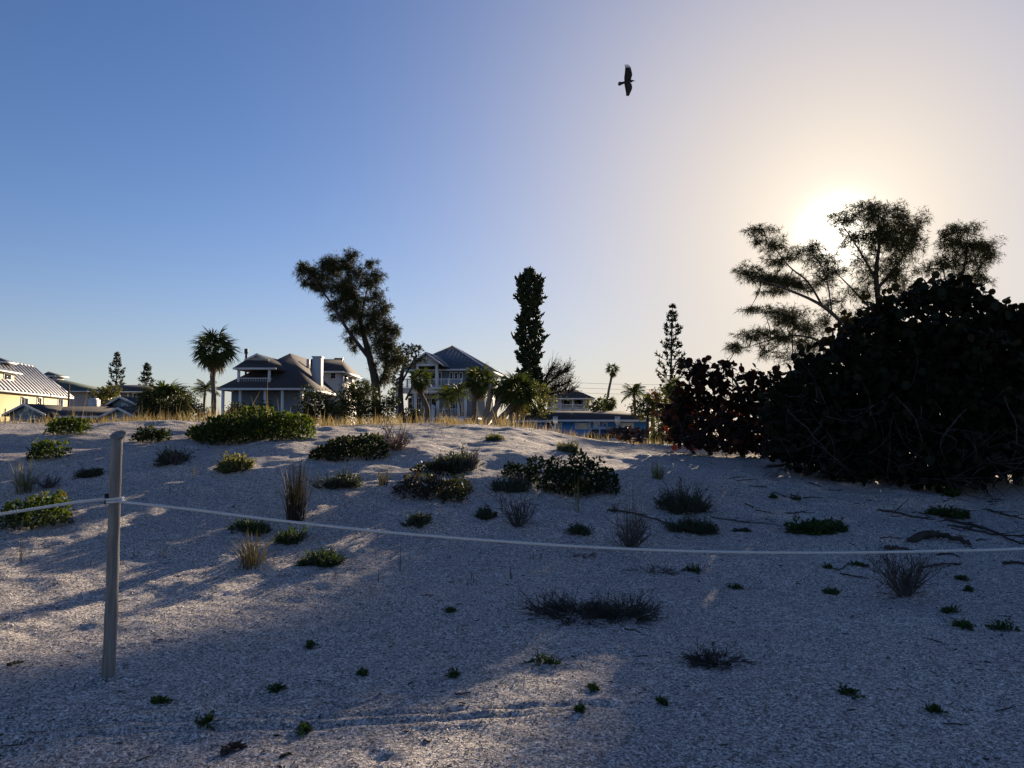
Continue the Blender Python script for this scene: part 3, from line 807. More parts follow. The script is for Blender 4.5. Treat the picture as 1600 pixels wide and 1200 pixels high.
def casuarina(name, label, Y, limbs, clumps, seed, density=1.0, bl=.22, group=None, rs=1.0):
    limbs = [[(a, b_, c_, d_ * rs) for a, b_, c_, d_ in L] for L in limbs]
    """she-oak: dark limbs, tufts of long thin drooping branchlets"""
    r = np.random.default_rng(seed)
    b = at(limbs[0][0][0], limbs[0][0][1], Y); b[2] = float(ground(b[0], b[1]))
    root = thing(name, label, 'tree', b, group=group)
    tm = MB()
    first = [tuple(limbs[0][0])] 
    pts = limbs_mb(tm, limbs, Y)
    p0 = at(limbs[0][0][0], limbs[0][0][1], Y + limbs[0][0][2])
    tm.tubes(np.array([[p0[0], p0[1], b[2] - .1], p0 + (0, 0, .05)]), limbs[0][0][3] * 1.1, 7)
    fm = MB()
    sc = Y / F_PX
    for cx, cy, rx, ry, dens in clumps:
        c = at(cx, cy, Y); ax, az = rx * sc, ry * sc; ay = min(2.2, (ax + az) * .55)
        n = int(max(12, 330 * density * dens * (ax * az + .15 * ax) ))
        m0 = max(5, n // 14)          # sprays: tufts gathered round fewer centres leave gaps between them
        S0 = sphere_pts(r, m0) * (r.random((m0, 1)) ** .45)
        U = S0[r.integers(0, m0, n)] + r.normal(size=(n, 3)) * np.minimum(.30, .22 / np.array([ax, ay, az]))
        T = c + U * [ax, ay, az]
        # a twig from the nearest limb to the clump, then finer ones to the tufts
        near = pts[np.argmin(np.linalg.norm(pts - c, axis=1))]
        mid = (near + c) / 2 + r.normal(size=3) * .12 * (ax + az)
        tm.tubes(curve([near, mid, c], 7)[None], np.linspace(.035, .012, 7)[None] * (Y / 25) ** .5, 4)
        m = min(n, 40)
        src = c + (T[:m] - c) * r.uniform(0, .35, (m, 1))
        K = np.linspace(0, 1, 4)[None, :, None]
        tw = src[:, None] * (1 - K) + T[:m, None] * K + (np.sin(K * 3.14) * r.normal(size=(m, 1, 3)) * .06)
        tm.tubes(tw, np.linspace(.010, .004, 4)[None] * (Y / 25) ** .5, 3, cap=False)
        # branchlets
        q = 7
        C = np.repeat(T, q, 0); N = len(C)
        D = unit((C - c) * .5 / max(ax, az) + r.normal(size=(N, 3)) * .75 + [0, 0, .15])
        L = bl * r.uniform(.6, 1.3, N)[:, None]
        P = np.stack([C, C + D * L * .55, C + D * L * .95 - np.array([0, 0, 1]) * L * .28], 1)
        w = (.011 * (Y / 22)) * r.uniform(.7, 1.4, (N, 1)) * np.array([[1, .9, .25]])
        fm.ribbons(P, w, r.normal(size=(N, 3)))
    tm.build('trunk', 'bark', root, smooth=True)
    fm.build('crown', 'casuarina_leaf', root)
    return root

casuarina('casuarina_tree', 'feathery she-oak with spreading boughs and the sun glaring through its crown', 48,
    [[(1392, 690, 0, .17), (1384, 600, .2, .15), (1376, 500, 0, .12), (1369, 430, 0, .085), (1375, 372, 0, .045), (1372, 330, 0, .018)],
     [(1384, 580, .1, .10), (1340, 530, -.5, .085), (1285, 478, -.9, .06), (1215, 447, -1.2, .035), (1158, 428, -1.3, .012)],
     [(1285, 478, -.9, .045), (1262, 440, -.6, .035), (1232, 415, -.3, .025), (1196, 368, 0, .01)],
     [(1340, 560, -.3, .07), (1300, 540, -.4, .05), (1238, 524, -.2, .03), (1160, 545, .1, .01)],
     [(1372, 450, 0, .06), (1405, 410, .5, .04), (1425, 370, .7, .015)],
     [(1370, 440, 0, .055), (1345, 395, -.5, .035), (1315, 350, -.8, .012)],
     [(1376, 500, 0, .05), (1330, 450, .4, .03), (1300, 420, .6, .012)],
     [(1300, 490, -.6, .03), (1290, 430, -.6, .02), (1270, 395, -.5, .01)]],
    [(1375, 338, 42, 22, 1.2), (1350, 328, 22, 13, .9), (1318, 342, 28, 15, .9), (1420, 352, 26, 24, 1.1), (1340, 372, 34, 15, .8), (1398, 385, 40, 26, 1.1), (1375, 362, 34, 20, 1.1), (1425, 385, 20, 22, .8),
     (1372, 425, 36, 22, .8), (1405, 425, 28, 22, .8), (1345, 405, 22, 14, .5), (1355, 455, 26, 20, .55), (1410, 460, 25, 20, .6),
     (1188, 358, 24, 9, .9), (1180, 376, 12, 8, .9), (1208, 382, 26, 13, 1), (1226, 404, 30, 11, 1), (1262, 392, 30, 14, .9), (1288, 408, 26, 16, 1), (1306, 425, 22, 12, .7),
     (1166, 423, 20, 8, 1.3), (1188, 434, 30, 11, 1.5), (1222, 440, 32, 12, 1.5), (1255, 447, 30, 10, 1.2), (1282, 440, 24, 16, .7), (1205, 455, 26, 6, .8),
     (1172, 482, 14, 6, .7), (1195, 490, 28, 8, .8), (1240, 496, 34, 15, 1.6), (1262, 515, 30, 13, 1.1), (1290, 505, 24, 14, .6),
     (1150, 541, 20, 8, 1.1), (1170, 527, 22, 9, 1), (1196, 522, 26, 9, 1.1), (1225, 533, 34, 10, 1), (1262, 540, 30, 14, .8), (1200, 550, 28, 12, .5), (1240, 560, 34, 14, .4), (1315, 470, 26, 26, .4), (1335, 500, 26, 22, .5)], 11, .85, bl=.34, rs=1.7)
casuarina('casuarina_tree', 'she-oak with a rounded feathery top rising alone right of the sun', 50,
    [[(1478, 700, 0, .12), (1482, 600, 0, .1), (1494, 480, 0, .07), (1508, 410, 0, .035), (1512, 365, 0, .012)],
     [(1492, 490, 0, .05), (1478, 440, -.4, .03), (1470, 405, -.5, .012)], [(1497, 460, 0, .04), (1530, 420, .4, .025), (1545, 392, .5, .01)]],
    [(1498, 360, 30, 14, 1), (1487, 380, 24, 18, 1), (1515, 380, 26, 18, 1), (1540, 385, 24, 14, .9), (1548, 402, 16, 14, .8), (1520, 408, 30, 18, .9), (1490, 410, 26, 18, .8), (1470, 415, 20, 16, .6), (1530, 432, 24, 12, .7), (1500, 438, 28, 14, .7), (1448, 425, 18, 14, .6)], 12, .8, bl=.34, rs=1.7)
casuarina('casuarina_tree', 'tall windswept she-oak leaning left over the grey house', 48,
    [[(589, 664, 0, .62), (587, 600, 0, .5), (576, 552, 0, .38), (566, 515, 0, .27), (556, 470, 0, .17), (540, 420, 0, .05)],
     [(577, 560, 0, .26), (545, 518, -.5, .2), (512, 466, -1, .11), (478, 424, -1.2, .03)],
     [(588, 612, 0, .25), (603, 575, .5, .2), (602, 520, .6, .12), (592, 470, .8, .04)],
     [(563, 505, 0, .15), (572, 460, .6, .1), (582, 420, .8, .03)], [(600, 590, .5, .12), (625, 560, .8, .07), (640, 550, 1, .03)]],
    [(470, 418, 9, 10, 1.3), (482, 428, 15, 12, 1.5), (478, 443, 12, 5, 1), (500, 440, 16, 12, 1.4), (513, 408, 14, 12, 1.4), (522, 422, 22, 14, 1.6), (505, 455, 14, 6, .8), (530, 448, 26, 14, 1.6), (549, 403, 13, 10, 1.2), (538, 412, 10, 10, 1),
     (556, 428, 18, 16, 1.2), (580, 412, 9, 8, 1.1), (586, 428, 13, 10, 1.2), (576, 445, 16, 12, 1), (548, 462, 24, 14, 1.6), (525, 477, 14, 9, 1.2), (535, 495, 14, 8, 1), (555, 488, 26, 14, 1.6), (586, 466, 14, 11, 1.2), (601, 480, 12, 9, 1.2),
     (580, 495, 22, 16, 1.4), (560, 515, 20, 12, 1.4), (600, 512, 17, 16, 1.3), (613, 518, 10, 10, 1), (592, 535, 20, 16, 1.4), (612, 540, 12, 12, 1.1), (545, 530, 8, 9, 1), (551, 545, 6, 6, .9), (604, 565, 16, 16, 1.3), (620, 562, 14, 12, 1), (602, 592, 12, 14, .9), (585, 575, 8, 10, .6)], 13, 1.25, bl=.30, rs=.55)

def leafy(name, label, Y, trunk, clumps, seed, mat_='bush_leaf', leaf=.12, dens=1.0, shape='diamond', cat='tree', twigs=True, bark='bark', crown='crown', group=None):
    """broadleaf tree or bush: limbs to clumps of leaf-sized faces"""
    r = np.random.default_rng(seed)
    b = at(trunk[0][0][0], trunk[0][0][1], Y); b[2] = float(ground(b[0], b[1]))
    root = thing(name, label, cat, b, group=group)
    tm = MB(); pts = limbs_mb(tm, trunk, Y, 6)
    p0 = at(trunk[0][0][0], trunk[0][0][1], Y)
    if p0[2] > b[2]: tm.tubes(np.array([[p0[0], p0[1], b[2] - .1], p0 + (0, 0, .05)]), trunk[0][0][3], 6)
    fm = MB(); sc = Y / F_PX
    for cx, cy, rx, ry in clumps:
        c = at(cx, cy, Y + r.uniform(-.25, .25) * rx * sc); ax, az = rx * sc, ry * sc; ay = (ax + az) * .5
        near = pts[np.argmin(np.linalg.norm(pts - c, axis=1))]
        tm.tubes(curve([near, (near + c) / 2 + r.normal(size=3) * .1 * ax, c], 6)[None], np.linspace(.05, .015, 6)[None], 4)
        area = 4 * (ax * ay + ax * az + ay * az)
        n = int(dens * 1.1 * area / (leaf * leaf * .5)) + 10
        U = sphere_pts(r, n)
        rad = 1 - .55 * r.random(n) ** 1.6
        lump = 1 + .28 * np.sin(U[:, 0] * 5 + cx) * np.sin(U[:, 2] * 6 + cy) + .2 * np.sin(U[:, 1] * 9 + cx)
        T = c + U * (rad * lump)[:, None] * [ax, ay, az]
        T[:, 2] = np.maximum(T[:, 2], ground(T[:, 0], T[:, 1], False) + .03)
        if twigs:
            k = min(n, 30); K = np.linspace(0, 1, 4)[None, :, None]
            tw = c * (1 - K) + T[:k, None] * K + np.sin(K * 3.14) * r.normal(size=(k, 1, 3)) * .08 * ax
            tm.tubes(tw, np.linspace(.014, .005, 4)[None], 3, cap=False)
        D = unit(U * .6 + r.normal(size=(n, 3)) * .7)
        L = leaf * r.uniform(.7, 1.35, n)
        fm.leaves(T, D, r.normal(size=(n, 3)) + [0, 0, .6], L, L * (.95 if shape == 'round' else .55), shape)
    tm.build('trunk', bark, root, smooth=True)
    fm.build(crown, mat_, root)
    return root

leafy('broadleaf_tree', 'dark broadleaf tree filling the gap between the two large houses', 58, [[(628, 664, 0, .3), (626, 600, 0, .2), (634, 560, 0, .1)], [(626, 600, 0, .12), (648, 560, 0, .05)], [(634, 625, 0, .1), (646, 600, 0, .06), (652, 580, 0, .03)]],
      [(634, 546, 16, 9), (650, 549, 11, 9), (622, 558, 14, 12), (612, 580, 12, 14), (637, 565, 14, 8), (656, 562, 8, 8), (618, 600, 9, 10)], 21, 'olive_leaf', .26, .8)
leafy('broadleaf_tree', 'tangled dark tree at the foot of the tall dense pine', 66, [[(838, 668, 0, .3), (836, 630, 0, .2), (832, 600, 0, .1)]],
      [(838, 612, 16, 14), (852, 632, 18, 14), (835, 640, 20, 14), (822, 620, 12, 14), (850, 612, 10, 10)], 22, 'olive_leaf', .24, .8)
leafy('garden_shrub', 'big dark shrub hiding the right corner of the grey house', 38, [[(505, 664, 0, .1), (505, 640, 0, .06)]],
      [(487, 625, 20, 18), (508, 632, 18, 20), (478, 645, 22, 16), (500, 652, 26, 14), (520, 645, 16, 18)], 23, 'bush_leaf', .11, 1.0, cat='shrub')
leafy('garden_shrub', 'black rounded thicket at the foot of the leaning she-oak', 40, [[(560, 664, 0, .1), (558, 640, 0, .06)]],
      [(545, 618, 20, 16), (568, 612, 22, 16), (556, 640, 28, 20), (582, 640, 20, 22), (535, 640, 14, 20), (606, 640, 16, 24), (614, 625, 8, 14)], 24, 'bush_leaf', .12, 1.1, cat='shrub')
leafy('garden_shrub', 'golden-green shrub tree behind the chimney of the blue-grey cottage', 78, [[(168, 664, 0, .2), (168, 630, 0, .1)]],
      [(160, 614, 14, 10), (176, 612, 14, 9), (168, 626, 20, 12), (155, 630, 10, 10)], 25, 'olive_leaf', .28, .9, cat='shrub')
leafy('garden_shrub', 'broad dark bush below the round palm thicket', 42, [[(262, 664, 0, .1), (262, 640, 0, .06)]],
      [(245, 640, 28, 20), (275, 640, 26, 20), (260, 652, 34, 14), (232, 622, 16, 14), (290, 630, 14, 20)], 26, 'bush_leaf', .12, 1.0, cat='shrub')
leafy('garden_shrub', 'yellowish-green bush under the tall fan palm', 40, [[(310, 664, 0, .06), (310, 650, 0, .04)]],
      [(305, 640, 14, 14), (318, 648, 12, 12)], 27, 'olive_leaf', .10, .9, cat='shrub')
leafy('garden_shrub', 'dark bush on the porch steps of the white-porched house', 56, [[(645, 668, 0, .08), (645, 652, 0, .05)]],
      [(640, 648, 14, 12), (652, 650, 12, 11)], 28, 'bush_leaf', .14, 1.0, cat='shrub')
leafy('garden_shrub', 'dark bush in front of the porch wall of the grey house', 44, [[(380, 668, 0, .08), (380, 655, 0, .05)]],
      [(372, 640, 17, 13), (392, 645, 14, 12), (412, 642, 16, 16), (362, 648, 10, 10)], 29, 'bush_leaf', .12, 1.0, cat='shrub')
leafy('garden_shrub', 'round green treetop right of the white two-storey house', 76, [[(934, 668, 0, .15), (934, 640, 0, .1)]],
      [(928, 632, 13, 9), (942, 630, 13, 10), (936, 640, 20, 8)], 30, 'olive_leaf', .26, 1.0, cat='shrub')
leafy('garden_shrub', 'dark green hedge mass right of the blue bungalow roof', 58, [[(1012, 672, 0, .12), (1012, 645, 0, .08)]],
      [(995, 638, 14, 12), (1012, 632, 14, 14), (1028, 634, 14, 16), (1040, 648, 14, 16), (1015, 648, 18, 10), (1048, 620, 12, 22)], 31, 'olive_leaf', .20, 1.0, cat='shrub')
leafy('garden_shrub', 'brownish bush wedged between the bungalow and the sea grapes', 30, [[(1034, 690, 0, .05), (1034, 672, 0, .03)]],
      [(1030, 672, 12, 14), (1045, 668, 14, 18), (1022, 684, 12, 8), (1040, 686, 18, 8), (1050, 650, 12, 14)], 33, 'olive_leaf', .10, 1.0, cat='shrub')
leafy('flowering_shrub', 'orange-flowered shrub beside the small fan palm', 52, [[(1030, 676, 0, .05), (1027, 640, 0, .03), (1024, 618, 0, .015)]],
      [(1023, 614, 7, 6), (1028, 622, 6, 6), (1020, 646, 8, 4), (1030, 650, 8, 4)], 32, 'orange_leaf', .15, .55, cat='shrub')

def sea_grape(name, label, Y, base, stems, clumps, seed, mat_='seagrape_leaf', leaf=.15, dens=1.0, nparts=180, group=None):
    """sea grape: crooked stems and big round leaves, the nearest leaves each an object"""
    r = np.random.default_rng(seed)
    b = hit(*base) if Y is None else at(base[0], base[1], Y)
    if Y is None: Y = b[1] + 1.5
    b = np.array([at(base[0], base[1], Y)[0], Y, 0]); b[2] = float(ground(b[0], b[1]))
    root = thing(name, label, 'shrub', b, group=group)
    sc = Y / F_PX
    tm = MB(); C, D, N, L = [], [], [], []
    def gpt(px, py, dy):
        p = at(px, py, Y + dy); p[2] = max(p[2], float(ground(p[0], p[1])) - .02); return p
    S = []
    for st in stems:
        P = np.array([gpt(a, c, d) for a, c, d, _ in st]); n = len(st) * 4
        P[0, 2] = float(ground(P[0, 0], P[0, 1])) - .05
        Q = curve(P, n); Q[1:-1] += r.normal(size=(n - 2, 3)) * .02
        MB().tubes(Q[None], np.interp(np.linspace(0, 1, n), np.linspace(0, 1, len(st)), [q[3] for q in st])[None], 5).build('stem', 'thicket_twig', root, smooth=True); S.append(Q)
    S = np.concatenate(S)
    for cx, cy, rx, ry, dy, dn in clumps:
        c = at(cx, cy, Y + dy); ax, az = rx * sc, ry * sc; ay = min(1.3, .6 * (ax + az))
        near = S[np.argmin(np.linalg.norm(S - c, axis=1))]
        tm.tubes(curve([near, (near + c) / 2 + r.normal(size=3) * .1, c], 6)[None], np.linspace(.03, .012, 6)[None], 4)
        area = 4 * (ax * ay + ax * az + ay * az)
        n = int(dens * dn * area / (leaf * leaf * .75)) + 6
        U = sphere_pts(r, n); rad = 1 - .8 * r.random(n) ** 1.2
        T = c + U * (rad * r.uniform(.85, 1.2, n))[:, None] * [ax, ay, az]
        gz = ground(T[:, 0], T[:, 1], False); T[:, 2] = np.where(T[:, 2] < gz + .08, gz + .08 + r.random(n) * .3, T[:, 2])
        k = min(n, 24); K = np.linspace(0, 1, 5)[None, :, None]
        tw = c * (1 - K) + T[:k, None] * K + np.sin(K * 3.14) * r.normal(size=(k, 1, 3)) * .1
        tm.tubes(tw, np.linspace(.011, .005, 5)[None], 4, cap=False)
        if rx > 20 and (dy < -.15 or cy > 640):       # bare dead twigs poking out of the lower front
            k = 16; T0 = c + sphere_pts(r, k) * [ax * .9, ay * .5, az * .8] - [0, ay * .7, 0]
            dd = unit(r.normal(size=(k, 3)) * [1, .5, .8] + [0, -.35, 0]); K = np.linspace(0, 1, 6)[None, :, None]
            tw = T0[:, None] + dd[:, None] * K * r.uniform(.35, 1.0, (k, 1, 1)) + np.sin(K * 4) * r.normal(size=(k, 1, 3)) * .07
            tw[..., 2] = np.maximum(tw[..., 2], ground(tw[..., 0], tw[..., 1], False) + .01)
            tm.tubes(tw, np.linspace(.007, .003, 6)[None], 4, cap=False)
        C.append(T); D.append(unit(U * .5 + r.normal(size=(n, 3)) * .8)); N.append(unit(U * .5 + r.normal(size=(n, 3)) * .6 + [0, 0, .35])); L.append(leaf * r.uniform(.6, 1.15, n))
    C, D, N, L = map(np.concatenate, (C, D, N, L))
    tm.build('twigs', 'thicket_twig', root, smooth=True, kind='stuff')
    order = np.argsort(C[:, 1] - .8 * C[:, 2])          # nearest and topmost first
    sel = order[:nparts]; rest = order[nparts:]
    one = MB().leaves(np.zeros((1, 3)), np.array([[1., 0, 0]]), np.array([[0, 0, 1.]]), 1.0, .95, 'round').mesh('leaf')
    one.materials.append(M[mat_])
    for i in sel:
        d = D[i]; s = unit(np.cross(d, N[i])); u = np.cross(s, d)
        o = bpy.data.objects.new('leaf', one); COL.objects.link(o); o.parent = root
        mt = Matrix(((d[0] * L[i], -s[0] * L[i], u[0] * L[i], C[i, 0] - b[0]), (d[1] * L[i], -s[1] * L[i], u[1] * L[i], C[i, 1] - b[1]),
                     (d[2] * L[i], -s[2] * L[i], u[2] * L[i], C[i, 2] - b[2]), (0, 0, 0, 1)))
        o.matrix_local = mt
    fm = MB().leaves(C[rest], D[rest], N[rest], L[rest], L[rest] * .95, 'round')
    fm.build('foliage', mat_, root, kind='stuff')
    return root
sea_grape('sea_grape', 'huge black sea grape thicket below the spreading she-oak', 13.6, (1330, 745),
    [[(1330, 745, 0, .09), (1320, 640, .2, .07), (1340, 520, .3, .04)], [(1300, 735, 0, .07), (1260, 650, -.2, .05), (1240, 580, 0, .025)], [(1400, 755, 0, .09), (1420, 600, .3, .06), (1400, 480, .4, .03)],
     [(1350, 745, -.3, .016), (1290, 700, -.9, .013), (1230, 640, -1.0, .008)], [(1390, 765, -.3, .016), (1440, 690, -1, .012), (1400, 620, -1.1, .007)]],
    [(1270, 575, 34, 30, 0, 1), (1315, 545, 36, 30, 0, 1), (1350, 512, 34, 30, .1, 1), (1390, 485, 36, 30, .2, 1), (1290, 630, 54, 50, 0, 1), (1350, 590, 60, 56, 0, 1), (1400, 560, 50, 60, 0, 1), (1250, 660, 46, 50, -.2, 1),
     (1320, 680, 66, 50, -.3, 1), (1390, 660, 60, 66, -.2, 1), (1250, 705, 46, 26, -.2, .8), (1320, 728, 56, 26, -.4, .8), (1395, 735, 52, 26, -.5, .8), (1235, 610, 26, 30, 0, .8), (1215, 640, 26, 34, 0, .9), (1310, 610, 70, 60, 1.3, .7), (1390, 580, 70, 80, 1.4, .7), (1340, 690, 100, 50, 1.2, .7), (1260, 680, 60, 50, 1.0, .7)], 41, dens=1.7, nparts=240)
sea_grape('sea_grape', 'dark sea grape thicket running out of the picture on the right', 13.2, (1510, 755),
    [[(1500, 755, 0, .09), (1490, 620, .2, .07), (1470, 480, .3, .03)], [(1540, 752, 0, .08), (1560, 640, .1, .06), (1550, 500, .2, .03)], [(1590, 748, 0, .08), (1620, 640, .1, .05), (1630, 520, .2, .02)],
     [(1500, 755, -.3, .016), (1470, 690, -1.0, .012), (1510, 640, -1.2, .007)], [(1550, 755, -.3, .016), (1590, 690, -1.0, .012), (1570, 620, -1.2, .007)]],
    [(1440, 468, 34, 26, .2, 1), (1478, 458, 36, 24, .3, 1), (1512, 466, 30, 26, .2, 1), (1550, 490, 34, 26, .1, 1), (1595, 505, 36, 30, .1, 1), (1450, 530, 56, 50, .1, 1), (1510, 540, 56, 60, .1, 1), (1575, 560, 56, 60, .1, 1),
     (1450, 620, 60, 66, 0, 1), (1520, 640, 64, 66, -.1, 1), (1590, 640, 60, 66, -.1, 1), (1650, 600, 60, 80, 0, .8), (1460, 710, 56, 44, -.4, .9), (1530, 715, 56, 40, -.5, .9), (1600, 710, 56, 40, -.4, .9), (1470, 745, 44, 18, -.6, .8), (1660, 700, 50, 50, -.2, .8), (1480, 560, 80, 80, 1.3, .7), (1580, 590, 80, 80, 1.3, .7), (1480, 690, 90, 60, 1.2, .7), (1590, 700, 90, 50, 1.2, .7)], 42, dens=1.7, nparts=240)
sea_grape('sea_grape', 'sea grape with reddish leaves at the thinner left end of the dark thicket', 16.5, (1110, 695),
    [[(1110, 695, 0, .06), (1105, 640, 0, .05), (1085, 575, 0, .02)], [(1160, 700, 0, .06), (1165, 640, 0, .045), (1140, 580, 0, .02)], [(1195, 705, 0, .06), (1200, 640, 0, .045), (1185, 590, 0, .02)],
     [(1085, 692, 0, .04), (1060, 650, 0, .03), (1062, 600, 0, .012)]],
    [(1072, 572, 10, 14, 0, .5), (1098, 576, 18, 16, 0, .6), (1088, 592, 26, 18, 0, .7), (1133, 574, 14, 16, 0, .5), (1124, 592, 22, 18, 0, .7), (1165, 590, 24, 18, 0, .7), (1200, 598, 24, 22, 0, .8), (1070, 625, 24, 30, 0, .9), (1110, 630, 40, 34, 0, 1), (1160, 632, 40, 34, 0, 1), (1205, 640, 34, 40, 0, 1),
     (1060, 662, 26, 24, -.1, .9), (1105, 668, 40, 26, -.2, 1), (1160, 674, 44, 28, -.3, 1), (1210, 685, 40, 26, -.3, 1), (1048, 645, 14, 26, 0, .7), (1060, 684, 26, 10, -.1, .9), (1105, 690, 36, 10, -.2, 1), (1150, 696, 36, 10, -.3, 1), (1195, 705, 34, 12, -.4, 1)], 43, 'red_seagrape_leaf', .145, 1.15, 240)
sea_grape('sea_grape', 'small sea grape seedling with glowing orange-red leaves before the blue bungalow', 18.4, (985, 690),
    [[(985, 692, 0, .02), (980, 678, 0, .012), (968, 668, 0, .006)], [(988, 692, 0, .02), (1000, 680, 0, .012), (1006, 668, 0, .006)]],
    [(966, 674, 13, 8, 0, .5), (985, 674, 14, 9, 0, .5), (1003, 676, 12, 9, 0, .5), (978, 684, 20, 7, 0, .6), (1000, 687, 16, 6, 0, .6)], 44, 'orange_leaf', .10, .55, 70)

def norfolk(name, label, px, py_top, py_base, Y, half_px, seed, dens=1.0, sparse=False, lean=0, group=None):
    """norfolk pine: straight trunk, whorls of short upturned branches with ropey foliage"""
    r = np.random.default_rng(seed)
    top, bot = at(px + lean, py_top, Y), at(px, py_base, Y); bot[2] = float(ground(bot[0], bot[1]))
    root = thing(name, label, 'tree', bot, group=group)
    H = top[2] - bot[2]; R = half_px * Y / F_PX
    tm, fm = MB(), MB()
    path = np.array([bot + (0, 0, -.1), bot * .6 + top * .4, top])
    tm.tubes(curve(path, 10)[None], np.linspace(.26, .03, 10)[None] * (H / 17) ** .6, 7)
    nw = int(H / (.36 if not sparse else .5))
    z0 = .12
    for i in range(nw):
        f = z0 + (1 - z0) * (i + r.uniform(-.3, .3)) / nw
        f = min(f, .995)
        c = bot * (1 - f) + top * f
        prof = (1 - max(0, (f - .86) / .14) ** 2.2 * .9) * (.80 + .25 * math.sin(f * 23 + seed) * .6 + .15 * math.sin(f * 57))
        if sparse: prof *= min(1.0, .12 + 2.3 * (1 - f))
        Ln = max(.12, R * prof)
        k = int(r.integers(6, 9)) if not sparse else int(r.integers(4, 7))
        a = r.uniform(0, 6.28) + np.arange(k) / k * 6.28 + r.normal(size=k) * .2
        ln = Ln * r.uniform(.65, 1.15, k)
        t = np.linspace(0, 1, 5)[None, :, None]
        out = np.stack([np.cos(a), np.sin(a), np.zeros(k)], 1)[:, None]
        up = np.array([0, 0, 1.])
        P = c + out * ln[:, None, None] * t + up * (ln[:, None, None] * (.55 * t ** 2 - .12 * t))
        tm.tubes(P, np.linspace(.035, .012, 5)[None] * (Y / 80), 4, cap=False)
        # ropey foliage along the outer part of each branch
        q = max(3, int((11 if not sparse else 10) * dens))
        s = r.uniform(.35 if not sparse else .45, 1.0, (k, q)) ** .7
        B = c + out * (ln[:, None] * s)[..., None] + up * (ln[:, None] * (.55 * s ** 2 - .12 * s))[..., None]
        B = B.reshape(-1, 3); n = len(B)
        Dv = unit(np.repeat(out[:, 0], q, 0) * .5 + r.normal(size=(n, 3)) * .55 + [0, 0, .55])
        fl = (.34 if not sparse else .30) * R / 1.3 * r.uniform(.6, 1.2, n)[:, None]
        PP = np.stack([B, B + Dv * fl * .5, B + Dv * fl + up * fl * .15], 1)
        fm.tubes(PP, np.array([[.6, 1, .35]]) * (.075 if not sparse else .042) * R / 1.3, 4)
    tm.build('trunk', 'bark', root, smooth=True); fm.build('crown', 'pine_leaf', root)
norfolk('norfolk_pine', 'tall dense dark column pine standing between the houses', 828, 421, 655, 80, 24, 51, 1.9)
norfolk('norfolk_pine', 'slender open column pine near the left edge of the sea grapes', 1045, 474, 670, 72, 23, 52, 1.5, True, lean=6)
norfolk('norfolk_pine', 'taller of the two small open pines on the left skyline', 181, 549, 655, 125, 17, 53, 1.2, True, lean=2)
norfolk('norfolk_pine', 'smaller pointed pine peeping over the round palm thicket', 228, 567, 655, 125, 17, 54, 1.4, True, lean=2)

def fan_frond(r, Lp, Lb, drop):
    """one fan-palm frond: stalk along +x, pleated blade of narrow segments with drooping tips"""
    mb = MB()
    t = np.linspace(0, 1, 5)
    st = np.stack([t * Lp, 0 * t, .10 * Lp * np.sin(t * 3.14)], 1)
    mb.ribbons(st[None], np.full((1, 5), .045 * Lb / .9), np.array([[0, 1., 0]]))
    n = 26
    a = np.linspace(-2.25, 2.25, n) + r.normal(size=n) * .05
    ln = Lb * (1 - .12 * np.abs(a) ** 1.5 / 2) * r.uniform(.85, 1.1, n)
    K = np.array([0, .4, .72, 1.0])
    P = np.zeros((n, 4, 3))
    P[:, :, 0] = Lp + np.cos(a)[:, None] * ln[:, None] * K * .92
    P[:, :, 1] = np.sin(a)[:, None] * ln[:, None] * K * .80
    P[:, :, 2] = -drop * ln[:, None] * K ** 2.2 * r.uniform(.5, 1.4, (n, 1)) - .10 * np.abs(a)[:, None] * ln[:, None] * K
    side = np.stack([-np.sin(a), np.cos(a), r.normal(size=n) * .5], 1)
    mb.ribbons(P, np.array([[.035, .075, .055, .008]]) * Lb / .9, side)
    return mb
def feather_frond(r, L):
    mb = MB()
    t = np.linspace(0, 1, 9)
    st = np.stack([L * t * (1 - .12 * t), 0 * t, L * (.18 * t - .55 * t ** 2.2)], 1)
    mb.tubes(st[None], np.linspace(.022, .006, 9)[None] * L / 1.6, 4)
    n = 30
    s = np.repeat(np.linspace(.12, .99, n), 2); sg = np.tile([1, -1], n)
    B = np.stack([np.interp(s, t, st[:, i]) for i in range(3)], 1)
    ln = L * .34 * np.sin(np.clip(s, .05, 1) * 2.7 + .25) * r.uniform(.8, 1.15, 2 * n) + .05
    D = unit(np.stack([.55 + 0 * s, sg * .9, -.35 + r.normal(size=2 * n) * .15], 1))
    P = np.stack([B, B + D * ln[:, None] * .55, B + D * ln[:, None] - np.array([0, 0, .35]) * ln[:, None]], 1)
    mb.ribbons(P, np.array([[.035, .04, .006]]) * L / 1.6, np.cross(D, [0, 0, 1.]) + r.normal(size=(2 * n, 3)) * .3)
    return mb
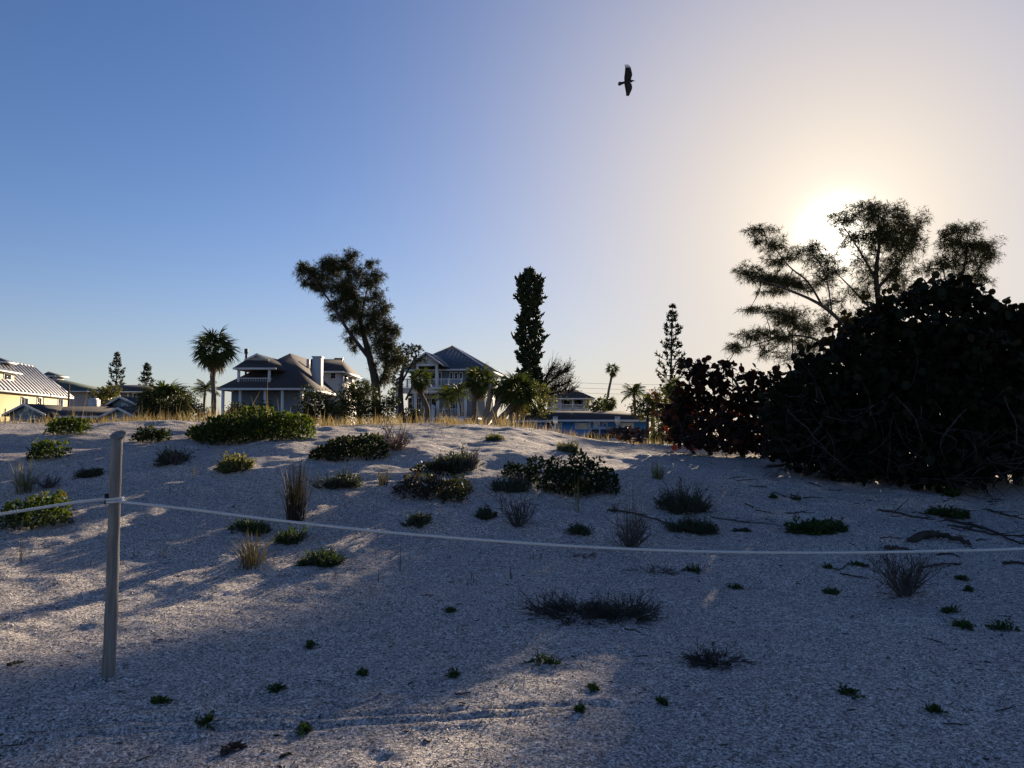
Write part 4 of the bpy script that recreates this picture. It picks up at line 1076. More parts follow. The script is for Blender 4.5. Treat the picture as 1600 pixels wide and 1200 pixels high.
def palm(name, label, Y, trunk, rpx, seed, kind='fan', n=34, trunk_r=.16, dead=0, low=-.9, group=None, multi=(), bark='palm_bark'):
    """trunk: pixel points from base to crown centre"""
    r = np.random.default_rng(seed)
    P = np.array([at(a, b, Y) for a, b in trunk])
    b = P[0].copy(); b[2] = float(ground(b[0], b[1]))
    root = thing(name, label, 'palm', b, group=group)
    if P[0, 2] > b[2] + .05: P = np.concatenate([b[None] - (0, 0, .1), P])
    C = curve(P, 14)
    tm = MB().tubes(C[None], (np.linspace(1.15, .85, 14) * (1 + .08 * r.normal(size=14)))[None] * trunk_r, 9)
    for mtr in multi:
        tm.tubes(curve(np.array([at(a_, b_, Y + c_) for a_, b_, c_ in mtr]), 10)[None], np.linspace(1.1, .8, 10)[None] * trunk_r * .9, 8)
    tm.build('trunk', bark, root, smooth=True)
    c = P[-1] - b; R = rpx * Y / F_PX
    protos = []
    for i in range(4):
        mb = fan_frond(r, R * .52, R * .55, r.uniform(.25, .7)) if kind == 'fan' else feather_frond(r, R * 1.15)
        me = mb.mesh('frond'); me.materials.append(M['palm_leaf']); protos.append(me)
    dm = protos[0].copy(); dm.materials.clear(); dm.materials.append(M['dry_palm_leaf'])
    for i in range(n + dead):
        a = i * 2.39996 + r.uniform(-.3, .3)
        if i < n: el = math.asin(np.clip(1 - (1 - low) * ((i + .5) / n) ** .9, -1, 1)) if kind == 'fan' else math.radians(np.interp(i / n, [0, 1], [80, -15]))
        else: el = math.radians(r.uniform(-85, -60))
        o = bpy.data.objects.new('frond' if i < n else 'dead_frond', protos[i % 4] if i < n else dm)
        COL.objects.link(o); o.parent = root
        o.location = c + np.array([0, 0, -.02 * i / n])
        o.rotation_mode = 'XYZ'
        m = Matrix.Rotation(a, 3, 'Z') @ Matrix.Rotation(-el, 3, 'Y') @ Matrix.Rotation(r.uniform(-.5, .5), 3, 'X')
        o.rotation_euler = m.to_euler(); s = r.uniform(.85, 1.1); o.scale = (s, s, s)
    return root
palm('fan_palm', 'tall single fan palm with round shaggy crown left of the grey house', 42, [(333, 664), (334, 620), (332, 580), (336, 545)], 40, 61, n=44, trunk_r=.13, dead=8)
palm('fan_palm', 'big round black fan palm thicket beside the blue-grey cottage', 44, [(258, 664), (259, 628)], 46, 62, n=60, trunk_r=.22, low=-.7)
palm('fan_palm', 'short fan palm on a curved trunk in front of the upper balcony', 54, [(668, 664), (667, 636), (656, 612), (657, 592)], 23, 63, n=32, trunk_r=.16, dead=5)
palm('feather_palm', 'small dark feather palm drooping before the porch columns', 52, [(705, 664), (702, 640), (699, 622)], 24, 64, 'feather', n=16, trunk_r=.07)
palm('feather_palm', 'dark feather palm leaning over the porch corner', 51, [(720, 664), (720, 640), (716, 616)], 22, 65, 'feather', n=15, trunk_r=.07)
palm('fan_palm', 'bushy fan palm on a straight dark trunk at the corner of the porch house', 50, [(741, 664), (742, 625), (749, 594)], 31, 66, n=44, trunk_r=.17, dead=10)
palm('fan_palm', 'wide shaggy fan palm group on pale leaning trunks left of the blue bungalow', 46, [(768, 672), (785, 652), (800, 634), (808, 612)], 40, 67, n=52, trunk_r=.2, dead=5, low=-.55, bark='pale_bark',
     multi=[[(752, 670, -.3), (768, 648, -.3), (782, 625, 0), (790, 600, .2)], [(758, 655, .4), (764, 630, .4), (768, 600, .4)], [(798, 672, .2), (799, 650, .3), (805, 625, 0)]])
palm('fan_palm', 'drooping fan palm crown between the two leaning palm groups', 46.6, [(772, 664), (775, 640), (779, 606)], 22, 68, n=30, trunk_r=.14, dead=5)
palm('fan_palm', 'slim distant fan palm with ragged skirt alone on the glowing skyline', 98, [(947, 664), (950, 618), (955, 592), (957, 577)], 13.5, 69, n=20, trunk_r=.16, dead=12, low=-.35)
palm('feather_palm', 'feathery coconut palm right of the lone skyline palm', 66, [(992, 668), (992, 630), (990, 616)], 21, 70, 'feather', n=18, trunk_r=.12)
palm('fan_palm', 'small round fan palm next to the orange blossoms', 60, [(1020, 668), (1020, 640), (1019, 622)], 16, 71, n=30, trunk_r=.15)
palm('fan_palm', 'low fan palm tuft beneath the lone skyline palm', 72, [(954, 668), (953, 645), (953, 630)], 15, 72, n=30, trunk_r=.15)
palm('fan_palm', 'spiky fan palm at the foot of the slender pine', 55, [(1052, 672), (1052, 630), (1054, 604)], 20, 73, n=34, trunk_r=.16)
palm('feather_palm', 'small feather palm at the left end of the grey porch', 46, [(318, 664), (319, 630), (321, 610)], 20, 74, 'feather', n=16, trunk_r=.07)
palm('fan_palm', 'dark fan palm between the grey wing and the leaning she-oak', 44, [(562, 664), (562, 630), (562, 608)], 22, 75, n=32, trunk_r=.15)

def bare_tree():
    r = np.random.default_rng(81)
    Y = 84
    b = at(842, 655, Y); b[2] = float(ground(b[0], b[1]))
    root = thing('bare_tree', 'leafless tree with fine spreading twigs right of the dense pine', 'tree', b)
    mb = MB()
    limbs = [[(842, 655, 0, .25), (846, 615, 0, .18), (858, 598, 0, .1), (872, 586, 0, .05), (885, 580, 0, .02)], [(846, 618, 0, .12), (866, 606, .5, .07), (888, 598, .6, .02)], [(846, 610, 0, .1), (852, 590, -.5, .06), (862, 576, -.6, .02)],
             [(850, 620, 0, .1), (872, 613, .2, .05), (893, 610, .2, .02)]]
    pts = limbs_mb(mb, limbs, Y, 5)
    src = pts[r.integers(len(pts) // 5, len(pts), 900)]
    D = unit(np.stack([r.uniform(.1, 1, 900), r.normal(size=900) * .7, r.normal(size=900) * .6 + .25], 1))
    L = r.uniform(.4, 1.7, 900)[:, None, None]
    t = np.linspace(0, 1, 5)[None, :, None]
    P = src[:, None] + D[:, None] * L * t + np.sin(t * 3) * r.normal(size=(900, 1, 3)) * .12 + np.array([0, 0, .25]) * L * t ** 2
    mb.tubes(P, np.linspace(.03, .012, 5)[None], 3, cap=False)
    mb.build('trunk', 'bark', root)
    tip = P[:, -1][::2]; n = len(tip)
    fm = MB().leaves(tip, r.normal(size=(n, 3)), r.normal(size=(n, 3)), .22, .12)
    fm.build('crown', 'olive_leaf', root)
bare_tree()

# ------------------------------------------------------------------ street things behind the dune
def pole(label, px, py_top, Y, r0, arm=0, name='utility_pole'):
    p = at(px, py_top, Y); z = float(ground(p[0], p[1]))
    root = thing(name, label, 'pole', (p[0], p[1], z))
    MB().tubes([[(0, 0, -.1), (0, 0, (p[2] - z) * .5), (0, 0, p[2] - z)]], [[r0 * 1.2, r0, r0 * .85]], 9).build('shaft', 'bark', root, local=True, smooth=True)
    if arm:
        zz = p[2] - z - .4
        MB().box(-arm, arm, -.06, .06, zz - .07, zz + .07).build('crossarm', 'bark', root, local=True)
        for x in (-arm * .9, 0, arm * .9):
            MB().tubes([[(x, 0, zz + .07), (x, 0, zz + .14), (x, 0, zz + .24)]], [[.04, .07, .03]], 8).build('insulator', 'glass', root, local=True)
    return root
pole('thin dark pole rising over the end of the yellow house roof', 108, 600, 96, .12)
pole('dark wooden pole beside the white cottage chimney', 146, 610, 92, .13)
pole('utility pole with crossarm hidden behind the dense pine', 842, 592, 112, .14, 1.0)
pole('utility pole with crossarm hidden behind the sea grapes', 1230, 592, 112, .14, 1.0)
def wires():
    a, b = at(842, 592, 112), at(1230, 592, 112)
    for i, (dz, lab) in enumerate(((-.25, 'topmost thin power line crossing the glowing sky'), (-1.0, 'middle thin power line crossing the glowing sky'), (-1.7, 'lowest thin power line crossing the glowing sky'))):
        t = np.linspace(0, 1, 24)[:, None]
        P = a * (1 - t) + b * t + np.array([0, 0, 1.]) * (dz - 1.2 * 4 * t * (1 - t) * .5)
        root = thing('power_line', lab, 'cable', P[0])
        MB().tubes(P[None], .018, 4).build('wire', 'dark_metal', root)
wires()

def sign(label, px, py_top, py_bot, w, Y, name='street_sign'):
    p = at(px, py_top, Y); z = float(ground(p[0], p[1]))
    root = thing(name, label, 'sign', (p[0], p[1], z), .15)
    h = p[2] - z; hb = (py_bot - py_top) * Y / F_PX
    MB().box(-.045, .045, -.03, .03, -.1, h - .05).build('sign_post', 'white_trim', root, local=True)
    bd = MB().box(-w, -.052, -.055, -.032, h - hb, h).box(.052, w, -.055, -.032, h - hb, h).box(-.052, .052, -.056, -.033, h - hb + .01, h - .01)
    bd.build('sign_board', 'silver_paint', root, local=True)
sign('grey-backed sign on a white post before the blue bungalow garage', 867.5, 650.5, 661.5, .17, 54)
sign('grey-backed sign on a white post before the right window of the bungalow', 964.5, 650.5, 661.5, .19, 54)
sign('short white marker on the dune crest before the porch house', 719, 650, 662, .16, 34, 'marker_post')

def car(name, label, px, Y, rot, Lc, Wc, Hc, paint, suv):
    p = at(px, 680, Y); z = float(ground(p[0], p[1]))
    root = thing(name, label, 'car', (p[0], p[1], z), rot, 'cars parked behind the dune')
    # side profile (x along the car, nose at -x)
    l = Lc / 2
    low = [(-l, .35), (-l + .05, .62), (-l + .25, .86), (-l + 1.25, .98), (l - .5 if suv else l - .9, 1.0), (l - .05, .95), (l, .6), (l - .05, .32)]
    MB().prism([(x, -Wc / 2, zz) for x, zz in low], (0, Wc, 0)).build('body', paint, root, local=True)
    cab = [(-l + 1.15, .97), (-l + 1.95, Hc - .05), (-l + 2.25, Hc), (l - .75, Hc), (l - .45, Hc - .08), (l - .12, .97)] if suv else [(-l + 1.15, .97), (-l + 1.95, Hc - .05), (-l + 2.2, Hc), (l - 1.5, Hc), (l - 1.2, Hc - .06), (l - .5, .97)]
    C = np.array(cab); mb = MB(); t = .14
    inset = np.interp(C[:, 1], [.97, Hc], [0, t])
    V0 = np.stack([C[:, 0], -Wc / 2 + .02 + inset, C[:, 1]], 1); V1 = V0 * [1, -1, 1]; n = len(C); i = np.arange(n); j = (i + 1) % n
    mb.add(np.concatenate([V0, V1]), [i[None, ::-1], (i + n)[None], np.stack([i, j, j + n, i + n], 1)])
    cabin = mb.build('cabin', paint, root, local=True)
    x0, x1 = -l + 1.5, (l - .35 if suv else l - .95)
    cuts = [x0, x0 + .95, x0 + 1.95, x1] if suv else [x0, x0 + .95, x1]
    for s in (-1, 1):
        for a, b_ in zip(cuts[:-1], cuts[1:]):
            a2 = a + .05; b2 = b_ - .05
            zt, zb = Hc - .16, 1.04
            sl = .42 if a == cuts[0] else 0
            yb, yt = Wc / 2 - .02 - np.interp(zb, [.97, Hc], [0, t]) + .006, Wc / 2 - .02 - np.interp(zt, [.97, Hc], [0, t]) + .006
            q = np.array([(a2, s * yb, zb), (b2, s * yb, zb), (b2, s * yt, zt), (a2 + sl, s * yt, zt)])
            MB().prism(q, (0, s * .006, 0)).build('side_window', 'glass', root, local=True)
    w = Wc / 2 - .17
    MB().prism([(-l + 1.23, -w, 1.02), (-l + 1.23, w, 1.02), (-l + 1.9, w - .08, Hc - .1), (-l + 1.9, -w + .08, Hc - .1)], (-.012, 0, .008)).build('windscreen', 'glass', root, local=True)
    for sx in (-l + .85, l - .85):
        for s in (-1, 1):
            wv = MB().tubes([[(sx, s * (Wc / 2 - .2), .33), (sx, s * (Wc / 2 + .01), .33)]], .33, 18).build('tyre', 'rubber', root, local=True)
            MB().tubes([[(sx, s * (Wc / 2), .33), (sx, s * (Wc / 2 + .02), .33)]], .2, 14).build('rim', 'chrome', wv, local=True)
    for s in (-1, 1):
        MB().box(-l - .01, -l + .12, s * (Wc / 2 - .3) - .18, s * (Wc / 2 - .3) + .18, .64, .78).build('headlight', 'chrome', root, local=True)
        MB().box(l - .09, l + .005, s * (Wc / 2 - .2) - .1, s * (Wc / 2 - .2) + .1, .66, .90).build('tail_light', 'lamp_lens', root, local=True)
        MB().box(-l + 1.42, -l + 1.55, s * (Wc / 2 + .09) - .08, s * (Wc / 2 + .09) + .08, 1.0, 1.12).build('wing_mirror', paint, root, local=True)
    if suv:
        for s in (-1, 1): MB().tubes([[(-l + 2.3, s * .6, Hc + .05), (l - .8, s * .6, Hc + .05)]], .025, 6).build('roof_rail', 'dark_metal', root, local=True)
car('parked_car', 'silver sport utility car with dark windows before the blue bungalow', 936, 50, -.25, 4.6, 1.85, 1.78, 'silver_paint', True)
car('parked_car', 'low white car showing only its roof over the dune left of the sign', 848, 52, .1, 4.5, 1.8, 1.62, 'white_paint', False)

# ------------------------------------------------------------------ rope fence
def rope_fence():
    r = np.random.default_rng(5)
    base = hit(167, 1058); Yp = base[1]
    top = at(184.5, 683, Yp + .02)
    def post(label, b, tp):
        root = thing('rope_post', label, 'post', b)
        n = 26
        t = np.linspace(0, 1, n)[:, None]
        P = (b - np.array([0, 0, .25])) * (1 - t) + tp * t
        P[:, 0] += .006 * np.sin(t[:, 0] * 5); 
        R = np.linspace(.041, .035, n) * (1 + .02 * r.normal(size=n))
        mb = MB(); mb.tubes(P[None], R[None], 18)
        mb.build('shaft', 'post_wood', root, smooth=True)
        hd = MB()      # battered, flared head cut at a slant
        an = np.arange(18) / 18 * 2 * math.pi
        rings = []
        for rad, dz, sl in ((.0345, -.012, 0), (.046, .004, .012), (.051, .014, .022), (.046, .019, .026), (.02, .016, .016)):
            rr = rad * (1 + .05 * r.normal(size=18))
            rings.append(np.stack([tp[0] + rr * np.cos(an), tp[1] + rr * np.sin(an), tp[2] + dz + sl * np.sin(an)], 1))
        V = np.concatenate(rings); i = np.arange(18); j = (i + 1) % 18
        hd.add(V, [np.concatenate([np.stack([i + 18 * k, j + 18 * k, j + 18 * (k + 1), i + 18 * (k + 1)], 1) for k in range(4)]), (i + 72)[None]])
        hd.build('head', 'post_wood', root, smooth=True)
        return root
    post('weathered round wooden post carrying the rope, standing in the sand', base, top)
    f = (at(0, 781, Yp)[2] - base[2]) / (top[2] - base[2])
    tie = base * (1 - f) + top * f
    rp = .0100
    # right span, sagging to a post outside the picture
    zR = [(187, 783), (300, 796), (430, 812.5), (600, 831), (760, 844), (900, 853.5), (1040, 860), (1180, 863.2), (1330, 863.5), (1470, 861), (1600, 857.5)]
    P = np.array([at(a, b, Yp - .03 + .35 * (a - 187) / 1413) for a, b in zR])
    d = P[-1] - P[-2]
    ext = [P[-1] + d * .9 + (0, 0, .02), P[-1] + d * 1.8 + (0, 0, .06)]
    P = np.concatenate([[tie + (.034, -.022, -.01)], P[1:], ext])
    rr = thing('rope', 'long sagging white rope strung from the post to the right picture edge', 'rope', P[0])
    def strands(mb, C, rad):
        s = np.concatenate([[0], np.cumsum(np.linalg.norm(np.diff(C, axis=0), axis=1))])
        T = unit(np.gradient(C, axis=0)); A = unit(np.cross(T, [0, 0, 1.])); B = np.cross(T, A)
        for k in range(3):
            ph = s / .045 * 2 * math.pi + k * 2.094
            mb.tubes((C + (A * np.cos(ph)[:, None] + B * np.sin(ph)[:, None]) * rad * .48)[None], rad * .56, 5)
    mb = MB(); strands(mb, curve(P, 900), rp)
    mb.build('strand', 'rope', rr, smooth=True)
    lash = MB()
    for dz in (.006, -.012):
        a = np.linspace(0, 2 * math.pi, 40)
        lash.tubes(np.stack([tie[0] + .046 * np.cos(a), tie[1] + .046 * np.sin(a), tie[2] + dz + .004 * np.cos(a)], 1)[None], rp * .9, 6)
    lash.build('lashing', 'rope', rr, smooth=True)
    kb = MB().tubes([[tie + (.040, -.018, -.016), tie + (.046, -.014, 0), tie + (.042, -.02, .016)]], [[.010, .013, .009]], 8)
    kb.build('knot', 'rope', rr, smooth=True)
    q = tie + np.array([-.046, -.012, 0])
    MB().box(q[0] - .011, q[0] + .007, q[1] - .014, q[1] + .014, q[2] - .028, q[2] + .04).build('clip', 'black_clip', rr)
    # left span
    zL = [(172, 777.5), (120, 785), (60, 794), (0, 803.5), (-90, 815)]
    Q = np.array([at(a, b, Yp - .02 - .25 * (172 - a) / 172) for a, b in zL]); Q[0] = tie + (-.05, -.02, .004)
    lr = thing('rope', 'short white rope running from the post to the left picture edge', 'rope', Q[0])
    mb = MB(); strands(mb, curve(Q, 200), rp); mb.build('strand', 'rope', lr, smooth=True)
    for pt, lab in ((P[-1], 'rope post beyond the right picture edge'), (Q[-1], 'rope post beyond the left picture edge')):
        b = np.array([pt[0], pt[1] + .04, 0]); b[2] = float(ground(b[0], b[1]))
        post(lab, b, np.array([b[0], b[1], b[2] + 1.4]))
rope_fence()

# ------------------------------------------------------------------ bird
def crow():
    c = at(981, 128, 22.0)
    d = unit(c - CAM); up = unit(np.cross(np.array([1., 0, 0]), d)) * 1.0
    if up[2] < 0: up = -up
    rx = np.array([1., 0, 0]); nz = -d
    root = thing('crow', 'black crow gliding high in the sky with spread wings', 'bird', c)
    k = .001375
    def W(X, Yp, z): return c + rx * (X - 845) * k + up * (670 - Yp) * k + nz * z
    mb = MB()
    ax = [(632, 712, .012), (700, 695, .026), (770, 680, .034), (830, 668, .058), (880, 660, .055), (915, 655, .036), (945, 651, .032), (968, 651, .018)]
    mb.tubes(np.array([[W(x, y, 0) for x, y, _ in ax]]), np.array([[q for *_, q in ax]]), 12)
    # tail fan
    def slab(pts, z0, th, bend=0):
        A = np.array([W(x, y, z0 + bend * abs(670 - y) * k) for x, y in pts]); n = len(A)
        i = np.arange(n); j = (i + 1) % n
        mb.add(np.concatenate([A + nz * th, A - nz * th]), [i[None], (i + n)[None, ::-1], np.stack([i, i + n, j + n, j], 1)])
    for a in range(5):
        y0 = 676 + a * 5; y1 = 674 + a * 17
        slab([(780, y0 - 4), (660, y1 - 10), (634, y1 + 2 - abs(a - 2) * 2), (662, y1 + 8), (780, y0 + 6)], .004 * (a - 2), .003)
    # wings: stations along the span (x trailing, x leading)
    for st, s in (([(655, 770, 915), (610, 763, 912), (560, 763, 926), (520, 767, 932), (470, 771, 918), (420, 772, 902), (392, 773, 893)], 1),
                  ([(690, 770, 915), (720, 773, 930), (755, 782, 942), (800, 793, 945), (850, 808, 928), (900, 818, 905), (925, 824, 893)], -1)):
        rows = []
        for y, t, l in st:
            b = .18 * abs(670 - y) * k
            rows.append([W(t, y, b), W((t + l) / 2 + 20, y, b + .012), W(l, y, b), W((t + l) / 2 + 20, y, b - .006)])
        V = np.array(rows).reshape(-1, 3); m = len(rows)
        i = np.arange(4); j = (i + 1) % 4
        mb.add(V, [np.concatenate([np.stack([i + 4 * q, j + 4 * q, j + 4 * q + 4, i + 4 * q + 4], 1) for q in range(m - 1)]), np.array([[0, 1, 2, 3], [4 * m - 4, 4 * m - 3, 4 * m - 2, 4 * m - 1]])])
        ye = st[-1][0]
        for f in range(6):
            x = st[-1][1] + (st[-1][2] - st[-1][1]) * (f + .5) / 6
            ln = (75, 78, 80, 72, 55, 30)[f] if s > 0 else (22, 28, 30, 30, 26, 18)[f]
            sl = (x - 845) * .15 - (14 if s > 0 else 4)
            slab([(x - 9, ye + s * 8), (x - 7 + sl * .6, ye - s * ln * .7), (x + sl, ye - s * ln), (x + 6 + sl * .6, ye - s * ln * .7), (x + 9, ye + s * 8)], .002 * f, .002, .18)
    mb.build('body', 'feather', root)
    MB().tubes(np.array([[W(962, 650, 0), W(985, 651, 0), W(1003, 653, 0)]]), [[.014, .009, .001]], 8).build('beak', 'feather', root)
crow()

# ------------------------------------------------------------------ plants on the dune
G_VINE, G_HERB, G_TWIG, G_GRASS = 'leafy mounds on the dune', 'low herb cushions on the dune', 'twiggy dry shrubs on the dune', 'grass clumps on the dune'
def lobes_for(r, W, D, n):
    a = r.uniform(0, 6.28, n); q = r.random(n) ** .5 * .72
    rad = r.uniform(.2, .46, n)
    return np.stack([np.cos(a) * q * W / 2, np.sin(a) * q * D / 2, rad], 1)
def mound(label, px, py, w, h, seed, mat_='vine_leaf', leaf=.06, dens=1.0, flowers=0, name='vine_mound', dead=0.0, group=G_VINE, depth=.6, stalks=0):
    r = np.random.default_rng(seed)
    f = hit(px, py); Y = f[1]; sc = Y / F_PX
    W, H = w * sc, h * sc * 1.05
    D = max(.3, min(depth * W, 2.2))
    c = np.array([f[0] * (Y + D / 2) / Y, Y + D / 2, 0]); c[2] = float(ground(c[0], c[1]))
    root = thing(name, label, 'plant', c, group=group)
    lob = lobes_for(r, W, D, 14); lh = r.uniform(.45, 1.0, 14)
    n0 = int(dens * 9.0 * W * D * 0.8 / (leaf * leaf * .55)) + 60
    u = r.uniform(-1, 1, (n0, 2))
    x, y = u[:, 0] * W / 2, u[:, 1] * D / 2
    hm = np.zeros(n0)
    for (lx, ly, lr), lhi in zip(lob, lh):
        q = ((x - lx) / (lr * W / 2)) ** 2 + ((y - ly) / (lr * D / 2)) ** 2
        hm = np.maximum(hm, np.clip(1 - q ** 1.6, 0, 1) ** .5 * lhi)
    ok = hm > .05
    x, y, hm = x[ok] + c[0], y[ok] + c[1], hm[ok] * H
    n = len(x)
    z = ground(x, y) + .01 + hm * (1 - r.random(n) ** 1.5)
    T = np.stack([x, y, z], 1)
    out = unit(np.stack([(x - c[0]) / W, (y - c[1]) / D, .5 + 0 * x], 1))
    Dv = unit(out * .6 + r.normal(size=(n, 3)) * .7)
    L = leaf * r.uniform(.6, 1.35, n)
    isd = r.random(n) < dead * np.clip(1.3 - (x - c[0]) / (W / 2), 0, 2) if dead else np.zeros(n, bool)
    fm = MB().leaves(T[~isd], Dv[~isd], r.normal(size=((~isd).sum(), 3)) * .7 + [0, -.2, .8], L[~isd], L[~isd] * .68)
    fm.build('foliage', mat_, root)
    if isd.any(): MB().leaves(T[isd], Dv[isd], r.normal(size=(isd.sum(), 3)), L[isd], L[isd] * .6).build('dead_foliage', 'dead_leaf', root)
    k = max(8, n // 60); pick = r.integers(0, n, k)
    S = np.stack([T[pick] * [1, 1, 0] + [0, 0, 1] * (ground(T[pick, 0], T[pick, 1])[:, None] - .02) + r.normal(size=(k, 3)) * [.06, .06, 0], T[pick]], 1)
    S = np.stack([S[:, 0], S.mean(1) + r.normal(size=(k, 3)) * .03, S[:, 1]], 1)
    MB().tubes(S, np.array([[.006, .005, .003]]), 4, cap=False).build('stems', 'dry_twig', root, kind='stuff')
    if flowers:
        topz = np.argsort(-(z - .25 * y))[:max(flowers * 12, 12)]
        for i in r.choice(topz, flowers, replace=False):
            p = T[i] + (0, -.01, .025)
            a = np.arange(9) / 9 * 2 * math.pi
            nrm = unit(np.array([r.normal() * .3, -.7, .7])); e1 = unit(np.cross(nrm, [0, 0, 1.])); e2 = np.cross(nrm, e1)
            Dd = np.cos(a)[:, None] * e1 + np.sin(a)[:, None] * e2
            fl = MB().leaves(p + Dd * .008, Dd, np.repeat(nrm[None], 9, 0), .03, .018).build('flower', 'flower', root)
            MB().tubes([[p, p + nrm * .008]], [[.011, .006]], 8).build('flower_centre', 'flower_eye', fl)
    if stalks:
        i = r.integers(0, n, stalks); P0 = T[i]
        t = np.linspace(0, 1, 5)[None, :, None]
        P = P0[:, None] + (np.array([0, 0, 1.]) + r.normal(size=(stalks, 1, 3)) * .25) * t * r.uniform(.2, .5, (stalks, 1, 1))
        MB().ribbons(P, np.linspace(.012, .003, 5)[None], r.normal(size=(stalks, 3))).build('stalk', 'dry_grass', root)
    return root

def herb(label, px, py, w, h, seed, mat_='herb_leaf', name='dune_herb', group=G_HERB, leaf=.03, dens=1.0, twig=0.3, spread=.75):
    """low cushion of short leafy stems"""
    r = np.random.default_rng(seed)
    f = hit(px, py); Y = f[1]; sc = Y / F_PX
    W, H = w * sc, h * sc; D = max(.12, spread * W)
    c = np.array([f[0], Y + D * .4, 0]); c[2] = float(ground(c[0], c[1]))
    root = thing(name, label, 'plant', c, group=group)
    n = int(np.clip(dens * 260 * W * D / .2, 16, 420))
    a = r.uniform(0, 6.28, n); q = r.random(n) ** .6
    nl = 7; la = r.uniform(0, 6.28, nl); lq = r.random(nl) ** .5 * .33; ls = r.uniform(.55, 1.15, nl)
    li = r.integers(0, nl, n); lx, ly = np.cos(la) * lq * W, np.sin(la) * lq * D
    bx, by = c[0] + lx[li] + np.cos(a) * q * W * .17 * ls[li], c[1] + ly[li] + np.sin(a) * q * D * .17 * ls[li]
    B = np.stack([bx, by, ground(bx, by) - .01], 1)
    Dv = unit(np.stack([np.cos(a) * q * 1.0, np.sin(a) * q * 1.0, .35 + .8 * r.random(n)], 1) + r.normal(size=(n, 3)) * .3)
    Ln = (H * ls[li] * (1.05 - .35 * q) * r.uniform(.45, 1.2, n)).clip(.02)
    t = np.linspace(0, 1, 4)[None, :, None]
    P = B[:, None] + Dv[:, None] * Ln[:, None, None] * t + r.normal(size=(n, 1, 3)) * .02 * t ** 2
    P[:, :, 2] = np.maximum(P[:, :, 2], ground(P[:, :, 0], P[:, :, 1], False) + .004)
    P[:, 0] = B
    MB().tubes(P, np.array([[.0045, .004, .003, .002]]) * (1 + Y / 20), 3, cap=False).build('stems', 'dry_twig', root, kind='stuff')
    m = 11
    s = r.uniform(.25, 1.02, (n, m))
    C = (B[:, None] + Dv[:, None] * (Ln[:, None] * s)[..., None]).reshape(-1, 3) + r.normal(size=(n * m, 3)) * .006
    C[:, 2] = np.maximum(C[:, 2], ground(C[:, 0], C[:, 1], False) + .006)
    LD = unit(np.repeat(Dv, m, 0) * .7 + r.normal(size=(n * m, 3)) * .8)
    L = leaf * (.7 + Y / 30) * r.uniform(.6, 1.4, n * m)
    MB().leaves(C, LD, r.normal(size=(n * m, 3)) + [0, 0, .5], L, L * .42).build('foliage', mat_, root)
    return root

def stems(r, B, Dv, L, K=6, wob=.12, rise=0.0):
    n = len(B); t = np.linspace(0, 1, K)[None, :, None]
    w = np.cumsum(r.normal(size=(n, K, 3)) * wob / K, 1); w[:, 0] = 0
    return B[:, None] + (Dv[:, None] * t + w + np.array([0, 0, rise]) * t ** 2) * L[:, None, None]
def twiggy(label, px, py, w, h, seed, mat_='dry_twig', n=26, name='dry_shrub', group=G_TWIG, fan=.8, leaves=None, flat=False):
    """leafless shrub: stems forking twice"""
    r = np.random.default_rng(seed)
    f = hit(px, py); Y = f[1]; sc = Y / F_PX
    W, H = w * sc, h * sc
    c = f.copy()
    root = thing(name, label, 'shrub', c, group=group)
    a = r.uniform(0, 6.28, n)
    B = c + np.stack([np.cos(a), np.sin(a) * .7, 0 * a], 1) * r.random((n, 1)) * W * (.10 if not flat else .34); B[:, 2] = ground(B[:, 0], B[:, 1]) - .02
    q = r.random(n) ** .7
    Dv = np.stack([np.cos(a) * q * W * .5 / H, np.sin(a) * q * W * .4 / H, np.sqrt(np.clip(1.05 - .6 * q * q, .05, 1)) * (1 if not flat else .16)], 1)
    L = (H if not flat else max(H, W * .3)) * r.uniform(.6, 1.0, n)
    if flat: Dv[:, :2] *= .6
    P1 = stems(r, B, Dv, L, 6, .22)
    mb = MB(); th = (.6 + Y / 16)
    mb.tubes(P1, np.linspace(.006, .003, 6)[None] * th, 4, cap=False)
    lev = P1; ln = L
    for lv, (k, fr, r0) in enumerate(((4, .5, .0032), (3, .28, .0022))):
        N = len(lev); idx = np.repeat(np.arange(N), k)
        ti = r.integers(1, lev.shape[1], len(idx))
        S = lev[idx, ti]
        d0 = unit(lev[idx, -1] - lev[idx, 0])
        Dn = unit(d0 + r.normal(size=(len(idx), 3)) * .55 * ([1, 1, .45] if flat else [1, 1, 1]) + [0, 0, .03 if flat else .15])
        ll = np.repeat(ln, k) * fr * r.uniform(.6, 1.3, len(idx))
        P2 = stems(r, S, Dn, ll, 4, .3)
        P2[:, 1:, 2] = np.maximum(P2[:, 1:, 2], ground(P2[:, 1:, 0], P2[:, 1:, 1], False) + .004)
        mb.tubes(P2, np.linspace(1, .55, 4)[None] * r0 * th, 3, cap=False)
        lev, ln = P2, ll
    mb.build('branch', mat_, root)
    if leaves:
        T = lev[:, -1]; T = T[r.random(len(T)) < .6]
        MB().leaves(T, r.normal(size=(len(T), 3)), r.normal(size=(len(T), 3)), .02 * th, .01 * th).build('foliage', leaves, root)
    return root
